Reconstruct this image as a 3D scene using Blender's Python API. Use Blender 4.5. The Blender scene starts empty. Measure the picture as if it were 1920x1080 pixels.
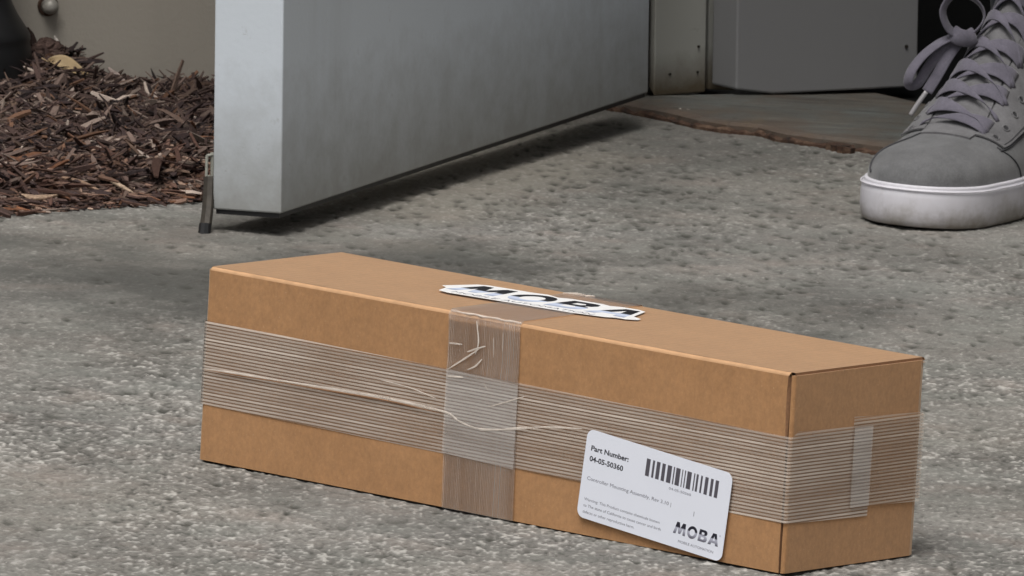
import bpy, bmesh, math, random
import numpy as np
from mathutils import Vector, Matrix, noise
R = math.radians
random.seed(7)
rng = np.random.default_rng(7)
scene = bpy.context.scene

# ------------------------------------------------------------------ camera
SLOPE = -0.04226                      # the slab falls to the right
CAM_LOC = Vector((0, -7.0, 1.19118)); PITCH = 0.14627; ROLL = R(.8); FOC = 22946.9
_f = Vector((0, math.cos(PITCH), -math.sin(PITCH))); _r0 = Vector((1, 0, 0)); _u0 = _r0.cross(_f)
_r = _r0 * math.cos(ROLL) + _u0 * math.sin(ROLL); _u = -_r0 * math.sin(ROLL) + _u0 * math.cos(ROLL)
cd = bpy.data.cameras.new('camera'); cam = bpy.data.objects.new('camera', cd)
scene.collection.objects.link(cam); scene.camera = cam
cam.matrix_world = Matrix.Translation(CAM_LOC) @ Matrix((_r, _u, -_f)).transposed().to_4x4()
cd.sensor_width = 36; cd.lens = FOC * 36 / 1920
cd.clip_start = .05; cd.clip_end = 2000
cd.dof.use_dof = True; cd.dof.focus_distance = 7.25; cd.dof.aperture_fstop = 110

# ------------------------------------------------------------------ sky and sun
world = bpy.data.worlds.new('World'); scene.world = world; world.use_nodes = True
wn = world.node_tree; wn.nodes.clear()
SUN_EL, SUN_AZ = 64, 18                # elevation; degrees west of straight behind the camera
sky = wn.nodes.new('ShaderNodeTexSky'); sky.sky_type = 'NISHITA'; sky.sun_disc = False
sky.sun_elevation = R(SUN_EL); sky.sun_rotation = R(180 + SUN_AZ)
sky.air_density = 1.3; sky.dust_density = 6; sky.ozone_density = 1
hsv = wn.nodes.new('ShaderNodeHueSaturation'); hsv.inputs['Saturation'].default_value = .18
bg = wn.nodes.new('ShaderNodeBackground'); bg.inputs['Strength'].default_value = .072
wo = wn.nodes.new('ShaderNodeOutputWorld')
wn.links.new(sky.outputs[0], hsv.inputs['Color']); wn.links.new(hsv.outputs[0], bg.inputs[0]); wn.links.new(bg.outputs[0], wo.inputs[0])
sd = bpy.data.lights.new('sun', 'SUN'); sd.energy = 1.5; sd.angle = R(32); sd.color = (1, .965, .92)
sun = bpy.data.objects.new('sun', sd); scene.collection.objects.link(sun)
sdir = Vector((-math.sin(R(SUN_AZ)) * math.cos(R(SUN_EL)), -math.cos(R(SUN_AZ)) * math.cos(R(SUN_EL)), math.sin(R(SUN_EL))))
sun.rotation_euler = sdir.to_track_quat('Z', 'Y').to_euler(); sun.location = sdir * 20
scene.view_settings.view_transform = 'Standard'; scene.view_settings.look = 'None'
scene.view_settings.exposure = 0.50; scene.view_settings.gamma = 1
scene.view_settings.use_curve_mapping = False
scene.render.engine = 'CYCLES'

# ------------------------------------------------------------------ pixel helpers (used once, to survey where things stand)
def _ray(px, py): return _f + _r * ((px - 960) / FOC) - _u * ((py - 540) / FOC)
def ground(px, py, dz=0.0):
    d = _ray(px, py); o = CAM_LOC
    t = (SLOPE * o.x + dz - o.z) / (d.z - SLOPE * d.x)
    return o + d * t
def at(px, py, y):
    d = _ray(px, py); return CAM_LOC + d * ((y - CAM_LOC.y) / d.y)
def level(px, py, z):
    d = _ray(px, py); return CAM_LOC + d * ((z - CAM_LOC.z) / d.z)
def gz(x, y=0): return SLOPE * x

# ------------------------------------------------------------------ node helpers
class NT:
    def __init__(s, name):
        s.m = bpy.data.materials.new(name); s.m.use_nodes = True
        s.t = s.m.node_tree; s.n = s.t.nodes; s.n.clear()
        s.out = s.n.new('ShaderNodeOutputMaterial'); s.b = s.n.new('ShaderNodeBsdfPrincipled')
        s.l(s.b.outputs[0], s.out.inputs[0])
        s.tc = s.n.new('ShaderNodeTexCoord')
    def l(s, a, b): s.t.links.new(a, b)
    def set(s, **k):
        for a, v in k.items():
            i = s.b.inputs[a.replace('_', ' ')]
            if isinstance(v, bpy.types.NodeSocket): s.l(v, i)
            else: i.default_value = v
    def map(s, scale=(1, 1, 1), rot=(0, 0, 0), loc=(0, 0, 0), src='Object'):
        m = s.n.new('ShaderNodeMapping'); s.l(s.tc.outputs[src], m.inputs[0])
        m.inputs['Scale'].default_value = scale; m.inputs['Rotation'].default_value = rot; m.inputs['Location'].default_value = loc
        return m.outputs[0]
    def noise(s, scale, detail=4, rough=.6, vec=None, dist=0):
        x = s.n.new('ShaderNodeTexNoise'); s.l(vec or s.tc.outputs['Object'], x.inputs['Vector'])
        x.inputs['Scale'].default_value = scale; x.inputs['Detail'].default_value = detail; x.inputs['Roughness'].default_value = rough
        x.inputs['Distortion'].default_value = dist
        return x.outputs['Fac']
    def voro(s, scale, vec=None, feature='F1', out='Distance', rnd=1):
        x = s.n.new('ShaderNodeTexVoronoi'); s.l(vec or s.tc.outputs['Object'], x.inputs['Vector']); x.feature = feature
        x.inputs['Scale'].default_value = scale; x.inputs['Randomness'].default_value = rnd
        return x.outputs[out]
    def ramp(s, fac, stops, interp='LINEAR'):
        x = s.n.new('ShaderNodeValToRGB'); s.l(fac, x.inputs[0]); e = x.color_ramp.elements; x.color_ramp.interpolation = interp
        while len(e) < len(stops): e.new(.5)
        for k, (p, c) in enumerate(stops):
            e[k].position = p; e[k].color = (c, c, c, 1) if isinstance(c, (int, float)) else (*c, 1)
        return x.outputs[0]
    def mix(s, f, a, b, mode='MIX'):
        x = s.n.new('ShaderNodeMix'); x.data_type = 'RGBA'; x.blend_type = mode
        for i, v in ((0, f), (6, a), (7, b)):
            if isinstance(v, bpy.types.NodeSocket): s.l(v, x.inputs[i])
            elif isinstance(v, (int, float)): x.inputs[i].default_value = v if i == 0 else (v, v, v, 1)
            else: x.inputs[i].default_value = (*v, 1)
        return x.outputs[2]
    def math(s, op, a, b=0.0, c=None, clamp=False):
        x = s.n.new('ShaderNodeMath'); x.operation = op; x.use_clamp = clamp
        for i, v in enumerate((a, b) if c is None else (a, b, c)):
            if isinstance(v, bpy.types.NodeSocket): s.l(v, x.inputs[i])
            else: x.inputs[i].default_value = v
        return x.outputs[0]
    def xyz(s, vec=None):
        x = s.n.new('ShaderNodeSeparateXYZ'); s.l(vec or s.tc.outputs['Object'], x.inputs[0]); return x.outputs
    def bump(s, h, dist=.001, strength=1, normal=None):
        x = s.n.new('ShaderNodeBump'); s.l(h, x.inputs['Height']); x.inputs['Distance'].default_value = dist
        x.inputs['Strength'].default_value = strength
        if normal: s.l(normal, x.inputs['Normal'])
        return x.outputs[0]
def plain(name, col, rough=.6, spec=.5, metal=0, nscale=None, namt=.15, bump=None):
    m = NT(name)
    c = (*col, 1)
    if nscale:
        n = m.noise(nscale, 5); lo = tuple(v * (1 - namt) for v in col); hi = tuple(min(1, v * (1 + namt)) for v in col)
        c = m.ramp(n, [(.3, lo), (.7, hi)])
        if bump: m.set(Normal=m.bump(n, bump))
    m.set(Base_Color=c, Roughness=rough, Specular_IOR_Level=spec, Metallic=metal)
    return m.m

# ------------------------------------------------------------------ mesh helpers
class MB:
    def __init__(s): s.v = []; s.f = []; s.mi = []
    def add(s, vs, fs, mi=0):
        o = len(s.v); s.v += [tuple(p) for p in vs]; s.f += [tuple(o + i for i in f) for f in fs]; s.mi += [mi] * len(fs); return s
    def prism(s, poly, z0, z1, mi=0):               # poly: [(x,y)] counter-clockwise; z0/z1 numbers or functions of x,y
        n = len(poly); f0 = z0 if callable(z0) else (lambda x, y: z0); f1 = z1 if callable(z1) else (lambda x, y: z1)
        vs = [(x, y, f0(x, y)) for x, y in poly] + [(x, y, f1(x, y)) for x, y in poly]
        fs = [tuple(range(n - 1, -1, -1)), tuple(range(n, 2 * n))] + [(i, (i + 1) % n, n + (i + 1) % n, n + i) for i in range(n)]
        return s.add(vs, fs, mi)
    def box(s, lo, hi, mi=0):
        return s.prism([(lo[0], lo[1]), (hi[0], lo[1]), (hi[0], hi[1]), (lo[0], hi[1])], lo[2], hi[2], mi)
    def grid(s, rows, closed=False, mi=0, cap=False):   # rows of equally many points
        n = len(rows[0]); vs = [p for r in rows for p in r]; fs = []
        for i in range(len(rows) - 1):
            for j in range(n if closed else n - 1):
                k = (j + 1) % n; fs.append((i * n + j, i * n + k, (i + 1) * n + k, (i + 1) * n + j))
        if cap:
            fs.append(tuple(range(n - 1, -1, -1))); fs.append(tuple((len(rows) - 1) * n + j for j in range(n)))
        return s.add(vs, fs, mi)
    def tube(s, pts, rad, seg=8, mi=0):
        pts = [Vector(p) for p in pts]; rr = rad if isinstance(rad, (list, tuple)) else [rad] * len(pts); rows = []
        t0 = (pts[1] - pts[0]).normalized(); up = Vector((0, 0, 1)) if abs(t0.z) < .9 else Vector((1, 0, 0)); s0 = t0.cross(up).normalized()
        for i, p in enumerate(pts):
            t = (pts[min(i + 1, len(pts) - 1)] - pts[max(i - 1, 0)]).normalized()
            s0 = (s0 - t * s0.dot(t)).normalized(); q = t.cross(s0)
            rows.append([p + (s0 * math.cos(a) + q * math.sin(a)) * rr[i] for a in [2 * math.pi * k / seg for k in range(seg)]])
        return s.grid(rows, True, mi, True)
    def lathe(s, prof, seg=32, c=(0, 0, 0), mi=0):      # prof [(r,z)]
        rows = [[(c[0] + r * math.cos(a), c[1] + r * math.sin(a), c[2] + z) for a in [2 * math.pi * k / seg for k in range(seg)]] for r, z in prof]
        return s.grid(rows, True, mi, True)
    def build(s, name, mats, parent=None, smooth=False, M=None, bevel=0, bseg=2, weld=False):
        me = bpy.data.meshes.new(name); me.from_pydata(s.v, [], s.f)
        for m in (mats if isinstance(mats, (list, tuple)) else [mats]): me.materials.append(m)
        me.polygons.foreach_set('material_index', s.mi)
        if M is not None: me.transform(M)
        if bevel or weld:
            bm = bmesh.new(); bm.from_mesh(me)
            if weld: bmesh.ops.remove_doubles(bm, verts=bm.verts, dist=1e-6)
            bmesh.ops.recalc_face_normals(bm, faces=bm.faces)
            if bevel:
                es = [e for e in bm.edges if len(e.link_faces) == 2 and e.calc_face_angle(0) > .6]
                bmesh.ops.bevel(bm, geom=es, offset=bevel, segments=bseg, affect='EDGES', profile=.5)
            bm.to_mesh(me); bm.free()
        if smooth == 'part': me.polygons.foreach_set('use_smooth', [i_ < 2 for i_ in s.mi])
        elif smooth: me.polygons.foreach_set('use_smooth', [True] * len(me.polygons))
        elif bevel: me.shade_smooth() if False else None
        me.update()
        o = bpy.data.objects.new(name, me); scene.collection.objects.link(o); o.parent = parent
        return o
def empty(name, M=None, loc=None):
    o = bpy.data.objects.new(name, None); scene.collection.objects.link(o); o.empty_display_size = .05
    if M is not None: o.matrix_world = M
    if loc is not None: o.location = loc
    return o
def tag(o, label=None, cat=None, group=None, kind=None):
    for k, v in (('label', label), ('category', cat), ('group', group), ('kind', kind)):
        if v: o[k] = v
    return o
def catmull(P, n=8):
    P = [Vector(p) for p in P]; out = []
    for i in range(len(P) - 1):
        a = P[i - 1] if i else P[0] * 2 - P[1]; b = P[i]; c = P[i + 1]; d = P[i + 2] if i + 2 < len(P) else P[-1] * 2 - P[-2]
        for k in range(n):
            t = k / n
            out.append(.5 * ((2 * b) + (c - a) * t + (2 * a - 5 * b + 4 * c - d) * t * t + (3 * b - a - 3 * c + d) * t ** 3))
    out.append(P[-1]); return out
def ribbon(mb, pts, ups, width, thick=.0012, mi=0, taper=None):
    rows = []
    n = len(pts)
    for i, p in enumerate(pts):
        t = (pts[min(i + 1, n - 1)] - pts[max(i - 1, 0)]).normalized(); u = ups[i] if isinstance(ups, list) else ups
        sd_ = t.cross(u).normalized(); u2 = sd_.cross(t).normalized(); w = width * (taper[i] if taper else 1) / 2; h = thick / 2
        rows.append([p + sd_ * (w * a) + u2 * (h * b) for a, b in ((-1, -.3), (-.85, -1), (0, -1.1), (.85, -1), (1, -.3), (1, .3), (.85, 1), (0, 1.25), (-.85, 1), (-1, .3))])
    mb.grid(rows, True, mi, True)
def v2(p): return (p.x, p.y)

# ------------------------------------------------------------------ materials
def mat_concrete():
    m = NT('concrete')
    fine = m.noise(520, 3, .7); med = m.noise(120, 4, .65); big = m.noise(7, 5, .6); huge = m.noise(1.7, 3, .5, dist=.4)
    ar = m.n.new('ShaderNodeAttribute'); ar.attribute_name = 'relief'; ap = m.n.new('ShaderNodeAttribute'); ap.attribute_name = 'pit'
    base = m.ramp(big, [(.30, (.100, .098, .093)), (.5, (.168, .164, .154)), (.70, (.245, .237, .221))])
    base = m.mix(m.ramp(huge, [(.38, 0), (.62, .6)]), base, (.245, .228, .20))
    rl = ar.outputs['Fac']
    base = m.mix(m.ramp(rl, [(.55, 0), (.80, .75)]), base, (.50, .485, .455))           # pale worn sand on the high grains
    base = m.mix(m.ramp(rl, [(.20, .8), (.45, 0)]), base, (.062, .06, .054))           # darker in the hollows
    base = m.mix(.6, base, m.ramp(fine, [(.32, .36), (.5, .5), (.68, .70)]), 'OVERLAY')
    base = m.mix(.5, base, m.ramp(med, [(.3, .36), (.5, .5), (.7, .66)]), 'OVERLAY')
    gr = m.noise(260, 3, .6); base = m.mix(m.ramp(gr, [(.66, 0), (.76, .6)]), base, (.60, .58, .54)); base = m.mix(m.ramp(gr, [(.26, .6), (.36, 0)]), base, (.07, .066, .06))
    tint = m.noise(16, 3, .6); base = m.mix(m.ramp(tint, [(.35, .25), (.5, 0)]), base, (.20, .215, .195)); base = m.mix(m.ramp(tint, [(.55, 0), (.72, .3)]), base, (.29, .235, .205))
    def blob(cx, cy, rx, ry, rot=0, soft=(.35, 1.0)):
        mp = m.n.new('ShaderNodeMapping'); mp.vector_type = 'TEXTURE'; m.l(m.tc.outputs['Object'], mp.inputs[0])
        mp.inputs['Location'].default_value = (cx, cy, 0); mp.inputs['Rotation'].default_value = (0, 0, rot); mp.inputs['Scale'].default_value = (rx, ry, 1)
        X = m.xyz(mp.outputs[0]); d = m.math('SQRT', m.math('ADD', m.math('MULTIPLY', X[0], X[0]), m.math('MULTIPLY', X[1], X[1])))
        d = m.math('ADD', d, m.math('MULTIPLY', m.math('SUBTRACT', big, .5), 1.5))
        return m.ramp(d, [(soft[0], 1), (soft[1], 0)])
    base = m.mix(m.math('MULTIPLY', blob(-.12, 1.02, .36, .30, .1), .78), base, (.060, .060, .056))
    base = m.mix(m.math('MULTIPLY', blob(.10, 1.75, .22, .35, 0), .25), base, (.10, .10, .09))
    base = m.mix(m.math('MULTIPLY', blob(-.03, 1.62, .10, .40, -.25), .42), base, (.42, .385, .325))  # beige concrete beside the door, partly its lit strip painted in
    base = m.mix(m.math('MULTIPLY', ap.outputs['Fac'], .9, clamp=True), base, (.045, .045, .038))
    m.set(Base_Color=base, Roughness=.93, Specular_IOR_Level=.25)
    m.set(Normal=m.bump(m.math('ADD', m.math('MULTIPLY', fine, .5), m.math('MULTIPLY', med, .8)), .0010, .8)); return m.m
def mat_kraft(name='kraft_cardboard', k=1.0):
    m = NT(name)
    a = m.noise(24, 6, .68, dist=.3); fib = m.noise(520, 4, .7, vec=m.map((.8, .8, .6))); fl = m.noise(900, 2)
    c = m.ramp(a, [(.3, (.350 * k, .178 * k, .073 * k)), (.7, (.395 * k, .206 * k, .088 * k))])
    bl = m.noise(110, 4, .65); c = m.mix(.6, c, m.ramp(bl, [(.3, .44), (.7, .56)]), 'OVERLAY'); c = m.mix(.5, c, m.ramp(fib, [(.3, .38), (.7, .62)]), 'OVERLAY')
    c = m.mix(m.ramp(fl, [(.66, 0), (.76, .45)]), c, (.62, .42, .27))
    X = m.xyz(); w = m.math('SINE', m.math('MULTIPLY', X[0], 1050)); c = m.mix(m.math('MULTIPLY_ADD', w, .012, .012), c, (.30, .155, .075))
    m.set(Sheen_Weight=.42, Sheen_Roughness=.45, Sheen_Tint=(1, .95, .84, 1)); m.set(Base_Color=c, Roughness=.72, Specular_IOR_Level=.4, Normal=m.bump(m.math('ADD', m.math('MULTIPLY', fib, .5), m.math('MULTIPLY', w, .12)), .0003, .6)); return m.m
def mat_tape(name, axis, pitch, alpha, base_a, dark, rough=.3, tint=(.66, .60, .55), wob=.35):
    """clear film with glass strands; axis = local axis across the strands"""
    m = NT(name); X = m.xyz()
    nz = m.noise(9, 3); crd = m.math('ADD', X[axis], m.math('MULTIPLY', m.math('SUBTRACT', nz, .5), pitch * wob))
    ph = m.math('FRACT', m.math('DIVIDE', m.math('ADD', crd, 10), pitch)); tri = m.math('ABSOLUTE', m.math('SUBTRACT', ph, .5))
    strand = m.ramp(tri, [(.20, 1), (.38, 0)]); gap = m.ramp(tri, [(.37, 0), (.45, 1)])
    var = m.ramp(m.noise(30, 4, vec=m.map((.3, .3, 1) if axis == 2 else (1, 1, .15))), [(.3, .65), (.7, 1.25)])
    fl_ = m.math('FLOOR', m.math('DIVIDE', m.math('ADD', crd, 10), pitch)); wn1 = m.n.new('ShaderNodeTexWhiteNoise'); wn1.noise_dimensions = '1D'; m.l(fl_, wn1.inputs['W'])
    strand = m.math('MULTIPLY', strand, m.math('MULTIPLY_ADD', wn1.outputs['Value'], .7, .6)); gap = m.math('MULTIPLY', gap, m.math('MULTIPLY_ADD', wn1.outputs['Value'], .6, .6), clamp=True)
    al = m.math('MULTIPLY', m.math('MULTIPLY_ADD', strand, alpha, base_a), var, clamp=True)
    al = m.math('MAXIMUM', al, m.math('MULTIPLY', gap, dark), clamp=True)
    m.set(Base_Color=m.mix(gap if dark > 0 else 0.0, tint, (.10, .055, .035)), Roughness=rough, Specular_IOR_Level=.5, Alpha=al)
    wr = m.noise(60, 3, vec=m.map((.3, 1, 1) if axis == 2 else (1, 1, .3)))
    m.set(Normal=m.bump(m.math('ADD', m.math('MULTIPLY', strand, .10), m.math('MULTIPLY', wr, .5)), .0008, .6))
    gl = m.n.new('ShaderNodeBsdfGlossy'); gl.inputs['Roughness'].default_value = .3; gl.inputs['Color'].default_value = (1, 1, 1, 1)
    fr = m.n.new('ShaderNodeFresnel'); fr.inputs['IOR'].default_value = 1.4
    mx = m.n.new('ShaderNodeMixShader'); m.l(m.math('MULTIPLY', fr.outputs[0], .8), mx.inputs[0]); m.l(m.b.outputs[0], mx.inputs[1]); m.l(gl.outputs[0], mx.inputs[2]); m.l(mx.outputs[0], m.out.inputs[0])
    return m.m
def mat_film():
    m = NT('creased_clear_film'); n = m.noise(55, 2)
    m.set(Base_Color=(.82, .74, .66, 1), Roughness=.16, Specular_IOR_Level=.9, Alpha=m.ramp(n, [(.35, .30), (.65, .78)])); return m.m
def mat_paint(name, col, dirt=.25, dirtcol=(.10, .09, .07), zdirt=None, bump=.0003):
    m = NT(name)
    a = m.noise(5, 4, .55); st = m.noise(14, 4, .6, vec=m.map((1, 1, .12))); sp = m.noise(38, 5, .7)
    c = m.mix(m.ramp(a, [(.3, 0), (.7, .25)]), col, tuple(v * .86 for v in col))
    c = m.mix(m.math('MULTIPLY', m.ramp(st, [(.55, 0), (.75, 1)]), dirt * .5), c, dirtcol)
    c = m.mix(m.math('MULTIPLY', m.ramp(sp, [(.63, 0), (.72, 1)]), dirt), c, dirtcol)
    if zdirt:
        z = m.xyz()[2]; f = m.ramp(m.math('ADD', m.math('MULTIPLY', z, 1 / zdirt), m.math('MULTIPLY', m.math('SUBTRACT', sp, .5), .8)), [(0, 1), (1, 0)])
        c = m.mix(m.math('MULTIPLY', f, dirt * 2.0, clamp=True), c, dirtcol); sc = m.noise(55, 6, .75, vec=m.map((1, 1, 2.6))); zf_ = m.ramp(m.math('MULTIPLY', z, 1 / (zdirt * 2.2)), [(0, 1), (1, .15)]); c = m.mix(m.math('MULTIPLY', m.ramp(sc, [(.66, 0), (.70, 1)]), m.math('MULTIPLY', zf_, .55)), c, dirtcol)
    m.set(Base_Color=c, Roughness=.48, Specular_IOR_Level=.4, Normal=m.bump(m.noise(240, 3), bump, .4)); return m.m
def mat_attr(name, rough=.9):
    m = NT(name); a = m.n.new('ShaderNodeAttribute'); a.attribute_name = 'col'
    g = m.noise(500, 4, .7, vec=m.map((1, 1, 1)))
    m.set(Base_Color=m.mix(.7, a.outputs['Color'], m.ramp(g, [(.3, .36), (.7, .66)]), 'OVERLAY'), Roughness=rough, Specular_IOR_Level=.2, Normal=m.bump(g, .0007, .8)); return m.m
def mat_suede(name, col):
    m = NT(name); a = m.noise(700, 3, .7); b = m.noise(45, 5, .7)
    c = m.ramp(b, [(.3, tuple(v * .74 for v in col)), (.7, tuple(v * 1.20 for v in col))])
    c = m.mix(.6, c, m.ramp(a, [(.3, .40), (.7, .60)]), 'OVERLAY')
    m.set(Base_Color=c, Roughness=.95, Specular_IOR_Level=.15, Sheen_Weight=.25, Sheen_Roughness=.5, Normal=m.bump(a, .0003, .6)); return m.m
def mat_sole():
    m = NT('white_rubber_sole'); n = m.noise(45, 5, .65); z = m.xyz()[2]
    f = m.ramp(m.math('ADD', m.math('MULTIPLY', z, 40), m.math('MULTIPLY', m.math('SUBTRACT', n, .5), 1.6)), [(0, 1), (.7, .12), (1, 0)])
    c = m.mix(m.math('MULTIPLY', f, .95), (.62, .61, .655), (.26, .235, .20))
    c = m.mix(m.ramp(m.noise(90, 4, vec=m.map((1, 1, .35))), [(.62, 0), (.74, .22)]), c, (.25, .24, .25))
    m.set(Base_Color=c, Roughness=.55, Specular_IOR_Level=.4, Normal=m.bump(n, .0006, .4)); return m.m
def mat_threshold():
    m = NT('worn_painted_sill'); n = m.noise(9, 5, .65, dist=.6); n2 = m.noise(34, 5, .7)
    c = m.ramp(n, [(.34, (.140, .125, .104)), (.47, (.118, .117, .106)), (.62, (.145, .157, .148))])
    mp = m.n.new('ShaderNodeMapping'); m.l(m.tc.outputs['Object'], mp.inputs[0]); mp.inputs['Rotation'].default_value = (0, 0, R(54)); mp.inputs['Scale'].default_value = (.16, 1, 1)
    st = m.noise(60, 5, .7, vec=mp.outputs[0]); c = m.mix(m.ramp(st, [(.34, .75), (.48, 0)]), c, (.045, .040, .034)); c = m.mix(m.ramp(st, [(.56, 0), (.70, .7)]), c, (.21, .20, .175)); c = m.mix(m.ramp(m.noise(22, 4), [(.5, 0), (.62, .45)]), c, (.12, .088, .065)); at_ = m.n.new('ShaderNodeAttribute'); at_.attribute_name = 'wear'; c = m.mix(m.math('MULTIPLY', at_.outputs['Fac'], m.ramp(n2, [(.3, .35), (.6, 1)])), c, (.125, .088, .066)); c = m.mix(m.ramp(n2, [(.6, 0), (.7, .55)]), c, (.15, .115, .075)); c = m.mix(m.ramp(m.noise(60, 4), [(.66, 0), (.74, .6)]), c, (.03, .026, .022))
    m.set(Base_Color=c, Roughness=.6, Specular_IOR_Level=.4, Normal=m.bump(n2, .0030, .9)); return m.m
def mat_rust():
    m = NT('rusty_broken_edge'); n = m.noise(70, 5, .7)
    m.set(Base_Color=m.ramp(n, [(.36, (.018, .012, .009)), (.5, (.070, .036, .022)), (.66, (.16, .105, .07))]), Roughness=.9, Normal=m.bump(n, .002, 1)); return m.m
def mat_gradient(name, y0, y1, top, low, bottom):
    m = NT(name); y = m.xyz()[1]; t = m.math('DIVIDE', m.math('SUBTRACT', y, y0), y1 - y0)
    m.set(Base_Color=m.ramp(t, [(0, bottom), (.40, low), (.52, low), (.60, top), (1, top)]), Roughness=.5); return m.m

M = dict(
    concrete=mat_concrete(), kraft=mat_kraft(), fold=plain('worn_fold_highlight', (.53, .315, .17), .8, .3, nscale=90, namt=.12), flute=plain('corrugated_edge', (.25, .13, .065), .9, nscale=600),  # fold: worn kraft, paled further to paint in its edge highlight
    inside=plain('box_inside', (.10, .05, .025), .9),
    tape_h=mat_tape('strapping_tape_along', 2, .00205, .46, .13, .36, tint=(.78, .68, .59)), tape_s=mat_tape('strapping_tape_end', 2, .00205, .36, .09, .14, tint=(.76, .64, .53)), tape_v=mat_tape('strapping_tape_across', 0, .00135, .20, .09, 0, rough=.2, tint=(.74, .65, .58), wob=1.2), tape_o=mat_tape('overlapped_film', 2, .00205, .20, .24, 0, tint=(.90, .84, .79)),
    ridge=mat_film(),
    label=plain('label_paper', (.78, .81, .90), .35, .5, nscale=12, namt=.02), ink=plain('black_ink', (.028, .028, .04), .5), greyink=plain('grey_ink', (.16, .16, .20), .5),
    barink=plain('barcode_ink', (.085, .08, .10), .5),
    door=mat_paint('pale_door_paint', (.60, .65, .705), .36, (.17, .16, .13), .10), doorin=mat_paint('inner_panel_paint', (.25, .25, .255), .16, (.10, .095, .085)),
    jamb=mat_paint('greenish_frame_paint', (.42, .42, .385), .5, (.13, .105, .07), .03), wall=mat_paint('taupe_wall_paint', (.44, .405, .35), .22, (.15, .125, .105), None, .001),
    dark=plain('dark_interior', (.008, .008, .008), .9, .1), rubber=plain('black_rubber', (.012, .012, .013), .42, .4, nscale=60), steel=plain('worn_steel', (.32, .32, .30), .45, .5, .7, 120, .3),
    darksteel=plain('tarnished_bar', (.040, .034, .027), .55, .4, .3, 150, .35, .0005), zinc=plain('white_painted_metal', (.33, .33, .29), .5, nscale=90, namt=.2),
    soil=plain('mulch_soil', (.030, .018, .013), .95, .2, nscale=140, namt=.6, bump=.004), attr=mat_attr('shredded_bark'),
    sill=mat_threshold(), rust=mat_rust(), suede=mat_suede('grey_suede', (.130, .131, .135)), suede2=mat_suede('grey_suede_overlay', (.140, .138, .144)),
    lace=mat_suede('mauve_grey_lace', (.128, .120, .150)), lining=plain('shoe_lining', (.03, .03, .033), .9), sole=mat_sole(), aglet=plain('clear_aglet', (.30, .29, .30), .25, .8),
    jeans=mat_suede('dark_denim', (.03, .035, .05)), ground=plain('bare_ground', (.09, .085, .06), .95, .1, nscale=3, namt=.4), chip=plain('pale_paint_fleck', (.55, .53, .47), .7),
    leaf=plain('dry_yellow_leaf', (.50, .37, .21), .7, nscale=80, namt=.2), stitch=plain('dark_stitching', (.05, .05, .055), .8), galv=plain('weathered_bolt', (.42, .40, .36), .5, .5, .3, 160, .35, .0008),
    stickw=plain('sticker_white', (.88, .88, .88), .4), overhang=plain('shade_overhang_grey', (.3, .3, .28), .8))

# ------------------------------------------------------------------ ground and slab
mb = MB(); S = 400
mb.add([(-S, -S, -.22), (S, -S, -.22), (S, S, -.22), (-S, S, -.22)], [(0, 1, 2, 3)])
tag(mb.build('ground', M['ground']), kind='structure')
def axis_pts(lo, a, b, hi, fine, coarse=.12):
    L_ = np.arange(lo, a, coarse); return np.concatenate([L_, np.arange(a, b, fine), np.arange(b, hi, coarse), [hi]])
gx_ = axis_pts(-2.6, -.372, .43, 3.2, .00090); gy_ = axis_pts(-9, -.26, 2.22, 4.2, .0024)
XX, YY = np.meshgrid(gx_, gy_)
def vnoise(x, y, wx, wy, seed):
    """smooth value noise on a lattice, wavelengths in metres"""
    g = np.random.default_rng(seed).random((4096,)) ; u = (x + 20) / wx; v = (y + 20) / wy
    iu = np.floor(u).astype(np.int64); iv = np.floor(v).astype(np.int64); fu = u - iu; fv = v - iv; fu = fu * fu * (3 - 2 * fu); fv = fv * fv * (3 - 2 * fv)
    def hsh(a, b): return g[((a * 73856093) ^ (b * 19349663) ^ (a * b * 83492791 >> 7)) & 4095]
    return (hsh(iu, iv) * (1 - fu) * (1 - fv) + hsh(iu + 1, iv) * fu * (1 - fv) + hsh(iu, iv + 1) * (1 - fu) * fv + hsh(iu + 1, iv + 1) * fu * fv) - .5
def sstep(v, a, b): t_ = np.clip((v - a) / (b - a), 0, 1); return t_ * t_ * (3 - 2 * t_)
mask = sstep(XX, -.372, -.362) * (1 - sstep(XX, .42, .43)) * sstep(YY, -.26, -.25) * (1 - sstep(YY, 2.2, 2.22))
relief = .0015 * vnoise(XX, YY, .0020, .0040, 1) + .0011 * vnoise(XX, YY, .0039, .0066, 2) + .0007 * vnoise(XX, YY, .017, .021, 3) + .0016 * vnoise(XX, YY, .07, .09, 4)
rough_ = .65 + .9 * (vnoise(XX, YY, .11, .16, 6) + .3 * vnoise(XX, YY, .05, .06, 7))
AMP = np.clip(rough_ + .12, .66, 1.05) * (1 - .34 * sstep(YY + .12 * vnoise(XX, YY, .2, .3, 8), .55, 1.15)) * .74; ZD = relief * AMP
prng = np.random.default_rng(11); PIT = np.zeros_like(ZD)
for _ in range(1900):
    if prng.random() < .62: cx_, cy_ = prng.normal(.09, .15), prng.normal(1.36, .30)
    else: cx_, cy_ = prng.uniform(-.36, .42), prng.uniform(-.2, 2.1)
    rx_, ry_ = prng.uniform(.0011, .0040), prng.uniform(.003, .0085); dp = prng.uniform(.0005, .0016)
    if _ % 14 == 0: rx_ *= 1.7; ry_ *= 1.2; dp *= 1.1
    i0, i1 = np.searchsorted(gx_, [cx_ - 2.2 * rx_, cx_ + 2.2 * rx_]); j0, j1 = np.searchsorted(gy_, [cy_ - 2.2 * ry_, cy_ + 2.2 * ry_])
    if i1 <= i0 or j1 <= j0: continue
    d2 = ((XX[j0:j1, i0:i1] - cx_) / rx_) ** 2 + ((YY[j0:j1, i0:i1] - cy_) / ry_) ** 2
    PIT[j0:j1, i0:i1] = np.maximum(PIT[j0:j1, i0:i1], dp * np.exp(-d2 * .9))
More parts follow.
